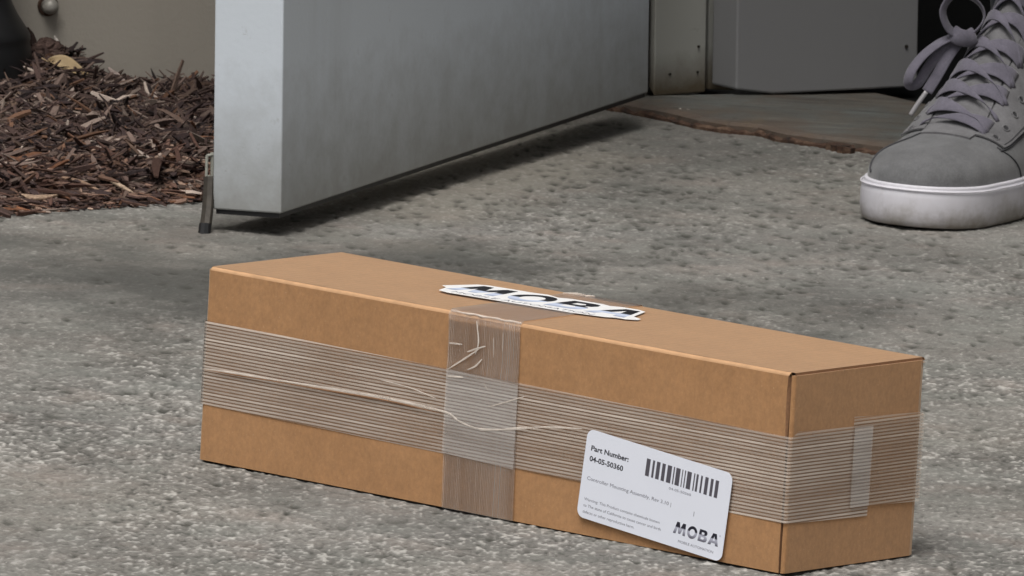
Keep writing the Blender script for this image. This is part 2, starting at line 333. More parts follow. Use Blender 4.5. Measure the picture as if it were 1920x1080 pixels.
ZZ = SLOPE * XX + (ZD - PIT) * mask
ny_, nx_ = XX.shape; top_n = nx_ * ny_
co = np.stack([XX, YY, ZZ], -1).reshape(-1, 3)
idx = np.arange(top_n).reshape(ny_, nx_); quads = np.stack([idx[:-1, :-1], idx[:-1, 1:], idx[1:, 1:], idx[1:, :-1]], -1).reshape(-1, 4)
ring_ = np.concatenate([idx[0, :], idx[1:, -1], idx[-1, -2::-1], idx[-2:0:-1, 0]]); low = co[ring_].copy(); low[:, 2] = -.2; nr_ = len(ring_)
li = np.arange(top_n, top_n + nr_); sq = np.stack([np.roll(ring_, -1), ring_, li, np.roll(li, -1)], -1)
co = np.concatenate([co, low]); fa = np.concatenate([quads, sq])
me = bpy.data.meshes.new('concrete_slab'); me.vertices.add(len(co)); me.vertices.foreach_set('co', co.astype(np.float32).ravel())
me.loops.add(fa.size); me.loops.foreach_set('vertex_index', fa.astype(np.int32).ravel()); me.polygons.add(len(fa)); me.polygons.foreach_set('loop_start', np.arange(0, fa.size, 4, dtype=np.int32))
pa = me.attributes.new('pit', 'FLOAT', 'POINT'); pa.data.foreach_set('value', np.concatenate([(PIT * mask).ravel() * 700, np.zeros(nr_)]).astype(np.float32))
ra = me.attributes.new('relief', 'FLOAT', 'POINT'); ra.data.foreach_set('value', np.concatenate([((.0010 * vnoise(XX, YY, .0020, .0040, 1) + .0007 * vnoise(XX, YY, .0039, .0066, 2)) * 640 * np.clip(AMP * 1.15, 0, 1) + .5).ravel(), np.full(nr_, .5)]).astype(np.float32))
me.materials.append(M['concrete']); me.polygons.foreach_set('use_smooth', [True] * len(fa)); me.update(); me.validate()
o = bpy.data.objects.new('concrete_slab', me); scene.collection.objects.link(o); tag(o, kind='structure')

# ------------------------------------------------------------------ building
HP = ground(1217, 178, .006); HP = Vector((HP.x, HP.y, 0))
E1 = Vector((.586, -.810, 0)).normalized(); E2 = Vector((.810, .586, 0)).normalized()      # along the wall to the right, into the house
def W(a, b): p = HP + E1 * a + E2 * b; return (p.x, p.y)
WL = ground(300, 184); WL.z = 0
HC = HP + Vector((-.012, .012, 0)); F1 = (HC - WL).normalized(); F2 = Vector((-F1.y, F1.x, 0))     # garden wall: along to the corner, into the house
def WF(a, b): p = HC - F1 * a + F2 * b; return (p.x, p.y)                                          # a runs left from the corner
DW = .86; HT = 2.40; DOORH = 2.06; OB = -.045
zlow = lambda x, y: gz(x) - .05
T = .16
wall = empty('garden_wall', loc=(*WF(1, 0), 0)); wall.matrix_world = Matrix.Translation(wall.location)
tag(wall, 'taupe painted house wall behind the mulch bed', 'wall')
mb = MB(); mb.prism([WF(4.2, 0), WF(0, 0), WF(-.01, T), WF(4.2, T)], zlow, HT); mb.build('wall_panel', M['wall'], wall, M=Matrix.Translation(-wall.location))
wall2 = empty('door_wall', loc=(*W(DW + .5, OB), 0)); wall2.matrix_world = Matrix.Translation(wall2.location); inv = Matrix.Translation(-wall2.location)
tag(wall2, 'taupe house wall round the doorway, right of the sneaker', 'wall')
mb = MB(); mb.prism([W(DW + .04, OB), W(DW + 2.2, OB), W(DW + 2.2, T), W(DW + .04, T)], zlow, HT); mb.build('wall_panel', M['wall'], wall2, M=inv)
mb = MB(); mb.prism([W(.002, OB), W(DW + .04, OB), W(DW + .04, T), W(.002, T)], DOORH + .05, HT); mb.build('lintel', M['wall'], wall2, M=inv)
ev_ = MB(); ev_.prism([WF(4.2, -.75), WF(-.35, -.75), WF(-.35, T), WF(4.2, T)], HT + .001, HT + .12); ev_.prism([WF(-.351, -.75), W(DW + 2.2, -.75), W(DW + 2.2, T), W(0, T), WF(-.351, T)], HT + .0012, HT + .1195); tag(ev_.build('shade_overhang', M['overhang']), kind='structure')  # unseen overhang, added to darken the hinge side and far concrete
# the room behind
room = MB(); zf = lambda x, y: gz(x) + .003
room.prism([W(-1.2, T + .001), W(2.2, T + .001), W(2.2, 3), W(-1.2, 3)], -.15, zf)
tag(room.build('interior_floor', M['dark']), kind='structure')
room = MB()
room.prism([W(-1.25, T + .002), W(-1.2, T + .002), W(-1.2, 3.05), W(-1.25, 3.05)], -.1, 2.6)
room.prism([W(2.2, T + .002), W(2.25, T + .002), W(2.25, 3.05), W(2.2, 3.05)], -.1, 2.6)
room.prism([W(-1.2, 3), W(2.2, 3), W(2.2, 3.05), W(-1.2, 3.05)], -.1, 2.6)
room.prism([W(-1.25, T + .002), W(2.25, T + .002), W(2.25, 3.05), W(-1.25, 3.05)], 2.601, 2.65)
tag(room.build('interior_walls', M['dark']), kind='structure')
# door frame: two stepped jamb faces, as surveyed
def gp(px, py, dz=0): p = ground(px, py, dz); return (p.x, p.y)
PZ = .008
ja, jb = gp(1226, 176, PZ), gp(1323, 168, PZ); jc, jd = gp(1327, 163, PZ), gp(1379, 165, PZ)
frame = empty('door_frame', loc=(ja[0], ja[1], gz(ja[0]) + PZ)); finv = Matrix.Translation(-frame.location); frame.matrix_world = Matrix.Translation(frame.location)
tag(frame, 'pale greenish painted steel door frame scuffed near its foot', 'door frame')
zp = lambda x, y: gz(x) + PZ - .002
mb = MB(); mb.prism([ja, jb, (jb[0] - .040, jb[1] + .06), (ja[0] - .004, ja[1] + .06)], zp, DOORH + .05); mb.build('jamb', M['jamb'], frame, M=finv, bevel=.0015)
mb = MB(); mb.prism([jc, jd, (jd[0] - .03, jd[1] + .05), (jc[0] - .03, jc[1] + .05)], zp, DOORH + .05); mb.build('door_stop_strip', M['jamb'], frame, M=finv, bevel=.001)
mb = MB()
for px, py, q in ((1309, 87, 0), (1307, 135, 0), (1337, 143, 1), (1255, 139, 0)):
    if q == 0: P0, P1 = Vector((*ja, 0)), Vector((*jb, 0))
    else: P0, P1 = Vector((*jc, 0)), Vector((*jd, 0))
    dirn = (P1 - P0).normalized(); nrm = Vector((dirn.y, -dirn.x, 0)); d = _ray(px, py); t = (P0 - CAM_LOC).dot(nrm) / d.dot(nrm); c = CAM_LOC + d * t
    mb = MB(); mb.tube([c - nrm * .001, c + nrm * .0012], .0010, 10); mb.build('screw', M['darksteel'], frame, M=finv)
mb = MB(); mb.prism([W(DW, -.02), W(DW + .039, -.02), W(DW + .039, .1), W(DW, .1)], lambda x, y: gz(x) - .01, DOORH + .05); mb.build('jamb', M['jamb'], frame, M=finv)
mb = MB(); mb.prism([W(-.03, -.018), W(DW + .038, -.018), W(DW + .038, .1), W(-.03, .1)], DOORH + .01, DOORH + .048); mb.build('head', M['jamb'], frame, M=finv)

# threshold
TP = [(1140, 207), (1195, 217), (1253, 228), (1305, 241), (1360, 250), (1419, 255), (1471, 268), (1559, 279), (1646, 290), (1700, 303), (1800, 326), (2000, 374), (2260, 436)]
front = [Vector((*gp(*p), 0)) for p in TP]
fpts = []
for i in range(len(front) - 1):
    for k in range(10): fpts.append(front[i].lerp(front[i + 1], k / 10))
fpts.append(front[-1])
sill = empty('door_sill', loc=(front[3].x, front[3].y, gz(front[3].x))); sinv = Matrix.Translation(-sill.location); sill.matrix_world = Matrix.Translation(sill.location)
tag(sill, 'worn grey green door sill with a rusty broken front edge', 'door sill')
mb = MB()
def chip(i, amp=.004, sc=60):
    p = fpts[i]; return p + E2 * (amp * (1 + noise.noise(Vector((p.x * sc, p.y * sc, 3)))))
top1 = [(*v2(chip(i, .0016, 70)), 0) for i in range(len(fpts))]
rows = []
n = len(fpts); back = [W(a, T + .02) for a in np.linspace((front[0] - HP).dot(E1), (front[-1] - HP).dot(E1), n)]
R0 = [(x, y, gz(x) + PZ - .002) for x, y, _ in top1]; R1 = [((x + 3 * bx) / 4, (y + 3 * by) / 4, gz((x + 3 * bx) / 4) + PZ) for (x, y, _), (bx, by) in zip(top1, back)]
R05 = [(x + E2.x * .006, y + E2.y * .006, gz(x) + PZ) for x, y, _ in top1]
R2 = [(bx, by, gz(bx) + PZ) for bx, by in back]
rows = [[(x, y, gz(x) - .01) for x, y, _ in top1], R0, R05, R1, R2, [(bx, by, gz(bx) - .01) for bx, by in back]]
R07 = [(x + E2.x * .020, y + E2.y * .020, gz(x) + PZ) for x, y, _ in top1]; R09 = [(x + E2.x * .045, y + E2.y * .045, gz(x) + PZ) for x, y, _ in top1]
rows = rows[:3] + [R07, R09] + rows[3:]
mb.grid([[r[n - 1 - j] for j in range(n)] for r in rows]); spl = mb.build('sill_plate', M['sill'], sill, M=sinv)
wa = spl.data.attributes.new('wear', 'FLOAT', 'POINT'); wa.data.foreach_set('value', [w for w in (1, .9, .7, .2, .0, .0, .2, .2) for _ in range(n)])
mb = MB()                                                                     # ragged rusty lip in front of the plate
ro = [fpts[i] - E2 * (.0008 + .0014 * (1 + noise.noise(Vector((fpts[i].x * 90, fpts[i].y * 90, 9))))) for i in range(n)]
zz = [.0035 + .0026 * noise.noise(Vector((p.x * 130, p.y * 130, 2))) for p in fpts]
mb.grid([[(ro[j].x, ro[j].y, gz(ro[j].x) - .004) for j in range(n)], [(ro[j].x, ro[j].y, gz(ro[j].x) + zz[j] * .6) for j in range(n)],
         [(ro[j].x + E2.x * .003, ro[j].y + E2.y * .003, gz(ro[j].x) + zz[j]) for j in range(n)],
         [(top1[j][0] + E2.x * .001, top1[j][1] + E2.y * .001, gz(top1[j][0]) + zz[j] * .9) for j in range(n)]])
mb.build('rusty_lip', M['rust'], sill, M=sinv)
mb = MB()
for px, py, s in ((1558, 276, .9), (1566, 277, 1.1), (1577, 279, 1.2), (1588, 281, 1.0)):
    c = ground(px, py, .002); a = random.random() * 6
    pts = [(c.x + math.cos(a + k) * .006 * s * random.uniform(.7, 1.2), c.y + math.sin(a + k) * .012 * s * random.uniform(.6, 1.1)) for k in np.arange(0, 6.28, .9)]
    mb.prism(pts, lambda x, y: gz(x) - .002, lambda x, y, s=s: gz(x) + .0040 + .0015 * s * random.random())
o = mb.build('rust_flake', M['rust'], sill, M=sinv); o['kind'] = 'stuff'
mb = MB()
for px, py in ((1242, 190), (1275, 205), (1283, 203), (1290, 206), (1300, 205), (1335, 208), (1362, 208), (1395, 210), (1412, 218), (1424, 221), (1432, 223), (1441, 222), (1445, 220), (1464, 226), (1468, 225), (1350, 207)):
    c = ground(px, py, PZ); s = random.uniform(.0005, .0012); mb.prism([(c.x - s, c.y - s), (c.x + s * 1.2, c.y - s * 2), (c.x + s, c.y + s * 3), (c.x - s * .5, c.y + s * 3)], lambda x, y: gz(x) + PZ - .001, lambda x, y: gz(x) + PZ + .0006)
o = mb.build('paint_fleck', M['chip'], sill, M=sinv); o['kind'] = 'stuff'

# inner panel seen through the doorway
IA, IB, IC = ground(1377, 171, PZ + .001), ground(1450, 177, PZ + .001), None
d0 = ground(1700, 174, PZ); pn = (Vector((d0.x, d0.y, 0)) - Vector((IB.x, IB.y, 0))); dirp = pn.normalized()
nrm = Vector((dirp.y, -dirp.x, 0))
def onpanel(px, py, off=0):
    P0 = Vector((IB.x, IB.y, 0)) + nrm * off; d = _ray(px, py); t = (P0 - CAM_LOC).dot(nrm) / d.dot(nrm); return CAM_LOC + d * t
lo = [onpanel(1380, 168), onpanel(1450, 176), onpanel(1720, 163)]; EX = lo[2]
up = [Vector((p.x, p.y, 1.98)) for p in lo]
inner = empty('inner_door', loc=(lo[1].x, lo[1].y, gz(lo[1].x) + PZ)); ninv = Matrix.Translation(-inner.location); inner.matrix_world = Matrix.Translation(inner.location)
tag(inner, 'dim grey inner door leaf standing ajar inside the dark doorway', 'door')
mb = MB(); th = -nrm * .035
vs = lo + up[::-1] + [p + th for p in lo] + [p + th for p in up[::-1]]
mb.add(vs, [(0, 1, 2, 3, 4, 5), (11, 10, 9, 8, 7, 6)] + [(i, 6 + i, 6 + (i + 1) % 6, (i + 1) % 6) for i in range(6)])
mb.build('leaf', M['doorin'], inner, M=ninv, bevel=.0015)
mb = MB()
for px, py in ((1699, 87),):
    c = onpanel(px, py, .0002); mb.tube([c - nrm * .001, c + nrm * .001], .0013, 10)
mb.build('screw', M['darksteel'], inner, M=ninv)

# ------------------------------------------------------------------ open outer door
ZB = .0235
fr = level(527, 401, ZB); fr = Vector((fr.x, fr.y, 0)); hg = level(1217, 173, ZB); hg = Vector((hg.x, hg.y, 0))
ld = (fr - hg).normalized(); ln = Vector((-ld.y, ld.x, 0))               # ln: seen face normal (right), outer face is on the other side
if ln.x < 0: ln = -ln
el = level(404, 394, ZB); TH = .0505
print('leaf length', (fr - hg).length, 'leaf dir', ld, 'edge width', (Vector((el.x, el.y, 0)) - fr).length)
DM = Matrix((ld, -ln, Vector((0, 0, 1)))).transposed().to_4x4(); DM.translation = Vector((hg.x, hg.y, ZB))
door = empty('outer_door', M=DM)
tag(door, 'pale grey steel door swung open above the concrete', 'door')
LW = (fr - hg).length
mb = MB(); mb.box((0.002, 0, 0), (LW, TH, DOORH - .01)); mb.build('leaf', M['door'], door, bevel=.0012)
mb = MB(); mb.box((.004, .002, -.0032), (LW - .0015, TH - .002, .0)); mb.build('bottom_seal', M['rubber'], door)
for zc in (.22, 1.0, 1.8):
    mb = MB(); mb.tube([(-.004, -.006, zc - .05), (-.004, -.006, zc + .05)], .006, 12); mb.build('hinge', M['steel'], door)
mb = MB(); mb.tube([(LW - .07, -.05, 1.0), (LW - .07, TH + .05, 1.0)], .009, 12)
for yy in (-.05, TH + .05): mb.tube([(LW - .07, yy, 1.0), (LW - .19, yy, 1.0)], .009, 12)
mb.build('handle', M['steel'], door, smooth=True)
# kick-down stop on the outer face near the free edge
ks = empty('door_stop', M=DM @ Matrix.Translation((LW - .012, TH, .02))); ks.parent = door; ks.matrix_parent_inverse = Matrix(); ks.matrix_local = Matrix.Translation((LW - .012, TH, .0))
def wl(px, py, y): return ks_inv @ at(px, py, y)
ks_inv = (DM @ Matrix.Translation((LW - .012, TH, .0))).inverted()
ky = (DM @ Vector((LW - .012, TH, 0))).y
mb = MB()
a, b, c, d = wl(401, 290, ky), wl(388, 292, ky - .003), wl(387, 330, ky - .003), wl(401, 334, ky)
for p, q in ((a, b), (b, c), (c, d)): mb.tube([p, q], .0011, 8)
mb.tube([wl(398, 286, ky), wl(398, 338, ky)], .0014, 8)
mb.build('bracket', M['zinc'], ks, smooth=False)
mb = MB(); p0, p1, p2 = wl(393, 332, ky - .004), wl(390, 385, ky - .012), wl(385, 430, ky - .022)
ribbon(mb, catmull([p0, p1, p2], 6), Vector((1, 0, 0)), .0080, .0042); ks_arm = mb.build('arm', M['darksteel'], ks)
g0 = ks_inv @ at(383, 441, ky - .024)
mb = MB(); mb.tube([p2 + Vector((0, 0, .004)), g0], [.0042, .0046], 10); mb.build('rubber_foot', M['rubber'], ks)

# ------------------------------------------------------------------ the parcel
YAW = -.70616032; L, WD, H = .45580524, .12194973, .119
nn = Vector((-SLOPE, 0, 1)).normalized(); aa = Vector((math.cos(YAW), math.sin(YAW), 0)); aa = (aa - nn * aa.dot(nn)).normalized(); bb = nn.cross(aa)
bfr = Vector((.15929257, 0, SLOPE * .15929257)); LIFT = .0012
PM = Matrix((aa, bb, nn)).transposed().to_4x4(); PM.translation = bfr - aa * L / 2 + bb * WD / 2
parcel = empty('parcel', M=PM)
tag(parcel, 'long brown cardboard parcel bound with clear strapping tape on the concrete', 'parcel')
X0, X1, Y0, Y1 = -L / 2, L / 2, -WD / 2, WD / 2
t = .003; r = .0021
arc = [(Y0 + r - r * math.cos(a), H - r + r * math.sin(a)) for a in np.linspace(0, math.pi / 2, 6)]
def noisy(v, amp, sc, seed=0): return amp * noise.noise(Vector((v * sc, seed, 0)))
xs = list(np.linspace(X0 + .0008, X1 - .0037, 60))
mb = MB()
rows = []
for z in np.linspace(LIFT, H - r, 12):
    rows.append([(x if 0 < k < 59 else x + (noisy(z, .0009, 260) - .0015 * math.exp(-((z - .098) / .016) ** 2) if k else 0), Y0 + noisy(x, .0006, 9, z * 3) * math.sin(math.pi * z / H) , z) for k, x in enumerate(xs)])
mb.grid(rows)
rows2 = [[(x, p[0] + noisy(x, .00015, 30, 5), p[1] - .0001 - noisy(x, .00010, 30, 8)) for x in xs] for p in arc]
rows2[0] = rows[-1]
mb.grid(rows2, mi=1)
back_rows = [[(x, Y0 + t, z) for x in xs] for z in (H - t, LIFT)]
mb.grid([rows2[-1], [(x, Y0 + r, H - t) for x in xs], back_rows[0], back_rows[1], rows[0]], mi=0)
mb.add([rows[i][-1] for i in range(12)] + [(xs[-1], Y0 + t, H - t), (xs[-1], Y0 + t, LIFT)], [tuple(range(14))], 2)
mb.add([rows[i][0] for i in range(12)] + [(xs[0], Y0 + t, H - t), (xs[0], Y0 + t, LIFT)], [tuple(range(13, -1, -1))], 2)
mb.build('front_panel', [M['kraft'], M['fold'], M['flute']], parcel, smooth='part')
mb = MB(); ys = list(np.linspace(Y0 + r, Y1 - r, 8)); xt = list(np.linspace(X0, X1 - .001, 50))
rows = [[(x, y, H + noisy(x, .0004, 7, y * 9) * math.sin(math.pi * (y - Y0) / WD)) for x in xt] for y in ys]
mb.grid(rows)
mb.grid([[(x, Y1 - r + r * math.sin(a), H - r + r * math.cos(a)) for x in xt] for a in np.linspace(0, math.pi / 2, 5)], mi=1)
mb.add([(xt[-1], y, H) for y in ys] + [(xt[-1], y, H - t) for y in ys[::-1]], [tuple(range(16))], 2)
mb.add([(xt[0], y, H) for y in ys[::-1]] + [(xt[0], y, H - t) for y in ys], [tuple(range(16))], 2)
mb.add([(X0, Y0 + r, H - t), (X1, Y0 + r, H - t), (X1, Y1, H - t), (X0, Y1, H - t)], [(3, 2, 1, 0)])
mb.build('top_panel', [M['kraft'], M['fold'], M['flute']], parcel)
def sidep(x0, x1, name):
    mb = MB(); s = .0017; ya, yb = Y0 + .0007, Y1 - .0004
    pf = [(ya + s - s * math.cos(a), s * math.sin(a)) for a in np.linspace(0, math.pi / 2, 5)]
    sg = 1 if x1 > x0 else -1; rows = []
    for z in np.linspace(LIFT, H - .0016, 14):
        w = noisy(z, .0006, 90, 4)
        rows.append([(x0, ya + w, z)] + [(x1 - sg * s + sg * q[1], q[0] + w, z) for q in pf] + [(x1 + sg * noisy(y, .0004, 20, z * 20), y, z) for y in np.linspace(ya + .004, yb - .004, 6)] + [(x1 - sg * s, yb, z), (x0, yb, z)])
    mb.grid(rows, True, cap=True)
    return mb.build(name, [M['kraft']], parcel)
sidep(X1 - .0024, X1, 'side_panel'); sidep(X0 + .0006, X0 - .0016, 'side_panel')
mb = MB(); mb.box((X0 + .003, Y0 + t + .001, LIFT), (X1 - .0026, Y1 - t, H - t - .001)); mb.build('inner_flap', M['inside'], parcel)
mb = MB(); mb.box((X0 + .001, Y1 - t + .0005, LIFT), (X1 - .0026, Y1, H - r)); mb.build('back_panel', M['kraft'], parcel)
mb = MB()                                                                      # underside sags to the ground
rows = [[(x, y, LIFT - .0003 - (LIFT - .0001) * min(1, 2.2 * math.sin(math.pi * (x - X0) / L)) * math.sin(math.pi * (y - Y0) / WD) ** .5) for x in np.linspace(X0 + .002, X1 - .002, 30)] for y in np.linspace(Y0 + .002, Y1 - .002, 12)]
mb.grid([r_[::-1] for r_ in rows]); mb.build('bottom_panel', M['kraft'], parcel)

# tapes: thin film sheets following the faces
def film(name, rows, mat): mb_ = MB(); mb_.grid(rows); return mb_.build(name, mat, parcel, smooth=True)
e = .0004
def hz(x): return -.0045 * (x - X0) / L                                        # the band drops slightly to the right
zt, zb_ = .0862, .0352
xs2 = list(np.linspace(X0 + .0, X1 - .0012, 90))
def creaseoff(x): return 0
front_t = [[(x, Y0 - e, zb_ + hz(x) + (zt - zb_) * k / 14) for x in xs2] + [(X1 - .0002, Y0 - e + .0001, zb_ + hz(X1) + (zt - zb_) * k / 14), (X1 + e, Y0 + .0016, zb_ + hz(X1) + (zt - zb_) * k / 14)] +
           [(X1 + e + .0002, y, .0298 + (.0838 - .0298) * k / 14 - .0018 * (y - Y0) / .075 + .0008) for y in np.linspace(Y0 + .006, Y0 + .0745, 20)] for k in range(15)]
film('strapping_tape', front_t, M['tape_h'])
film('strapping_tape', [[(X1 + e * 2.6, y, .0357 + (.0890 - .0357) * k / 8 - .0024 * (y - Y0 - .0566) / .065) for y in np.linspace(Y0 + .0566, Y1 + .0004, 16)] for k in range(9)], M['tape_s'])
film('tape_overlap', [[(X1 + e * 4, y, .0352 + (.0825 - .0352) * k / 3) for y in (Y0 + .0570, Y0 + .0660, Y0 + .0742)] for k in range(4)], M['tape_o'])
film('strapping_tape', [[(X0 - .0016 - e, y, zb_ + (zt - zb_) * k / 3) for y in np.linspace(Y1, Y0, 6)] + [(X0, Y0 - e, zb_ + (zt - zb_) * k / 3)] for k in range(4)], M['tape_h'])
film('strapping_tape', [[(x, Y1 + e, zb_ + (zt - zb_) * k / 3) for x in (X1, X0)] for k in range(4)], M['tape_h'])
u0, u1 = .1915 + X0, .2475 + X0
def vt(k): return u0 + (u1 - u0) * k / 16
vrows = [[(vt(k) + .003 * (1 - z / H), Y0 - e * (3.4 if z < .09 else 2.2) + .0003 * noise.noise(Vector((k * .9, z * 60, 1))), z) for k in range(17)] for z in np.linspace(LIFT, H - r, 40)]
vrows += [[(vt(k), p[0] - e * math.cos(a) * 2, p[1] + e * math.sin(a) * 2) for k in range(17)] for p, a in zip(arc, np.linspace(0, math.pi / 2, 6))]
vrows += [[(vt(k) - .002 - .006 * (y - Y0) / WD, y, H + .0008) for k in range(17)] for y in np.linspace(Y0 + .004, Y1 - r, 14)]
vrows += [[(vt(k) - .008, Y1 + e * 2, z) for k in range(17)] for z in (H - r, .08, .01)]
film('cross_tape', vrows, M['tape_v'])
film('tape_overlap', [[(vt(k) + .0012, Y0 - e * 4.2, .034 + (.0845 - .034) * q / 6 - .002 * (k / 16)) for k in range(17)] for q in range(7)], M['tape_o'])

def crease(name, P, rad, mat='ridge', face='f', squash=.5):
    """a narrow raised fold in the film; P in mm from the lower left corner of the front face"""
    pts = catmull([(u / 1000 + X0, 0, v / 1000) for u, v in P], 8); m_ = MB(); n_ = len(pts)
    rr = [rad * (math.sin(math.pi * (i + .6) / (n_ + .4)) ** .5 if len(P) < 4 else (.78 + .22 * math.sin(i * .31 + math.sin(i * .11) * 2)) * min(1, (i + 1) / 6, (n_ - i) / 6)) for i in range(n_)]
    m_.tube(pts, rr, 8); o_ = m_.build(name, M[mat], parcel, smooth=True)
    o_.data.transform(Matrix.Diagonal((1, squash, 1, 1))); o_.location = (0, Y0 - e * 4.6, 0); return o_
crease('tape_crease', [(0, 57.2), (48, 58.2), (101, 59.3), (150, 59.8), (192, 58.6), (205, 54.5), (220, 52.2), (236, 54), (254, 57.5), (273, 61), (300, 64)], .00090, squash=.3)
crease('tape_crease', [(0, 56.3), (48, 57.2), (101, 58.0), (150, 58.6), (192, 57.0)], .0005, 'flute')  # dark line under the fold, its small shadow put in as colour
crease('tape_crease', [(140, 70.5), (165, 69), (186, 65.5)], .00035)
crease('tape_crease', [(226, 66), (240, 71), (254, 76.5)], .0004)
for P in ([(193.5, 100), (204, 100.5)], [(193.5, 84), (206, 92), (217, 99.5)], [(193, 80), (206, 81)], [(208, 96.5), (214, 99), (222, 102)], [(209, 86), (215, 89), (220, 94)], [(214, 116), (216.5, 104), (214.5, 96)]):
    crease('tape_wrinkle', P, .0006, squash=.3)
for P in ([(215, 117), (215.5, 112)], [(222, 80), (226, 76)], [(228, 108), (229, 96)], [(235, 112), (235.5, 100)]): crease('tape_wrinkle', P, .00025, squash=.3)
m_ = MB(); m_.tube([(u0 + q * (u1 - u0), Y0 + .0003 + .0003 * math.sin(q * 40), H + .0001 + .0002 * math.sin(q * 23)) for q in np.linspace(0.01, .99, 40)], [.00062 + .0001 * math.sin(q * 31) for q in np.linspace(0, 1, 40)], 8)
m_.build('tape_crease', M['ridge'], parcel, smooth=True)
m_ = MB()
for k in range(5): m_.tube([(.186 + X0 + k * .0035, Y1 - .012 + k * .001, H + .0013), (.189 + X0 + k * .0035 + random.uniform(0, .003), Y1 - .004, H + .0014)], .0004, 6)
m_.build('tape_wrinkle', M['ridge'], parcel)
m_ = MB(); m_.prism([(X1 + .0, Y0), (X1 + .0001, Y0), (X1 + .0001, Y0 + .0001)], .03, .0301)

# text and logo helpers
def text_mesh(name, body, size, mat, parent, x, y, z, width=None, bold=0, align='LEFT', shear=0, spacing=1):
    cu = bpy.data.curves.new(name, 'FONT'); cu.body = body; cu.size = size; cu.align_x = align; cu.offset = bold; cu.shear = shear; cu.resolution_u = 3; cu.space_character = spacing
    o = bpy.data.objects.new(name, cu); scene.collection.objects.link(o)
    dg = bpy.context.evaluated_depsgraph_get(); dg.update(); me = bpy.data.meshes.new_from_object(o.evaluated_get(dg)); bpy.data.objects.remove(o)
    sx = 1
    if width:
        xsv = [v.co.x for v in me.vertices]; sx = width / (max(xsv) - min(xsv))
    me.transform(Matrix.Translation((x, y, z)) @ Matrix.Diagonal((sx, 1, 1, 1))); me.materials.clear(); me.materials.append(mat)
    ob = bpy.data.objects.new(name, me); scene.collection.objects.link(ob); ob.parent = parent; return ob
def ell(cx, cy, rx, ry, n=28): return [(cx + rx * math.cos(a), cy + ry * math.sin(a)) for a in [2 * math.pi * k / n for k in range(n)]]
LET = [  # (outlines of one letter, advance) unit height
    ([[(0, 0), (.22, 1), (.50, 1), (.66, .52), (.86, 1), (1.15, 1), (1.28, 0), (1.02, 0), (.96, .60), (.76, .06), (.54, .06), (.40, .60), (.27, 0)]], 1.42),
    ([ell(.52, .5, .52, .53), ell(.52, .5, .27, .29)], 1.20),
    ([[(0, 0), (.04, 1), (.62, 1), (.80, .94), (.88, .76), (.82, .60), (.70, .53), (.88, .44), (.95, .24), (.86, .07), (.66, 0)], [(.29, .60), (.52, .60), (.60, .70), (.52, .80), (.29, .80)], [(.27, .20), (.54, .20), (.64, .30), (.54, .41), (.27, .41)]], 1.08),
    ([[(0, 0), (.36, 1), (.74, 1), (1.10, 0), (.80, 0), (.74, .19), (.36, .19), (.30, 0)], [(.43, .40), (.67, .40), (.55, .78)]], 1.10)]
def logo(name, mat, parent, x, y, z, h, width, slant=0):
    cu = bpy.data.curves.new(name, 'CURVE'); cu.dimensions = '2D'; cu.fill_mode = 'BOTH'
    tot = sum(q[1] for q in LET); sx = width / (tot * h); cx = 0
    for outl, adv in LET:
        for poly in outl:
            sp = cu.splines.new('POLY'); sp.points.add(len(poly) - 1)
            for k, (u, v) in enumerate(poly): sp.points[k].co = ((cx + u + slant * v) * h * sx, v * h, 0, 1)
            sp.use_cyclic_u = True
        cx += adv
    o = bpy.data.objects.new(name, cu); scene.collection.objects.link(o)
    dg = bpy.context.evaluated_depsgraph_get(); dg.update(); me = bpy.data.meshes.new_from_object(o.evaluated_get(dg)); bpy.data.objects.remove(o)
    me.transform(Matrix.Translation((x, y, z))); me.materials.clear(); me.materials.append(mat)
    ob = bpy.data.objects.new(name, me); scene.collection.objects.link(ob); ob.parent = parent; return ob

# the address label, in millimetres of its own face
LWm, LHm = .1120, .0532
lab_mb = MB(); rc = .005
def rrect(w, h, rc, n=7):
    out = []
    for cx, cy, a0 in ((w - rc, rc, -90), (w - rc, h - rc, 0), (rc, h - rc, 90), (rc, rc, 180)):
        for k in range(n): a = R(a0 + 90 * k / (n - 1)); out.append((cx + rc * math.cos(a), cy + rc * math.sin(a)))
    return out
lab_mb.prism(rrect(LWm, LHm, rc), 0, .00025)
lab = lab_mb.build('label', M['label'], parcel)
ang = R(-5.5)
LM = Matrix.Translation((.3583 + X0, Y0 - e * 6, .0333)) @ Matrix.Rotation(R(90), 4, 'X') @ Matrix.Rotation(ang, 4, 'Z') @ Matrix.Translation((-LWm / 2, -LHm / 2, 0))
lab.matrix_local = LM
def mmx(v): return v / 1000
def ly(v): return LHm - v / 1000
zt_ = .0003
def T_(body, size, x, y, w, mat='ink', bold=0.0): text_mesh('print', body, size / 1000 / .69, M[mat], lab, mmx(x), ly(y), zt_, w / 1000, bold)
T_('Part Number:', 3.0, 4.2, 12.2, 29, bold=.00012); T_('04-05-50360', 3.0, 4.2, 18.6, 26, bold=.00012)
T_('Controller Mounting Assembly, Rev 3.10 |', 2.1, 4.2, 30, 65, 'greyink')
T_('Warning: This Product contains chemicals known', 1.7, 4.2, 42.4, 58.5, 'greyink'); T_('to The state of California to cause cancer and birth', 1.7, 4.2, 46.2, 60, 'greyink'); T_('defects or other reproductive harm.', 1.7, 4.2, 50.0, 40, 'greyink')
T_('04-05-50360', 1.5, 66, 20.6, 17, 'greyink'); T_('MOBILE AUTOMATION', 1.5, 78, 49.6, 27, 'greyink'); T_('|', 2.2, 86.5, 31, .4, 'greyink')
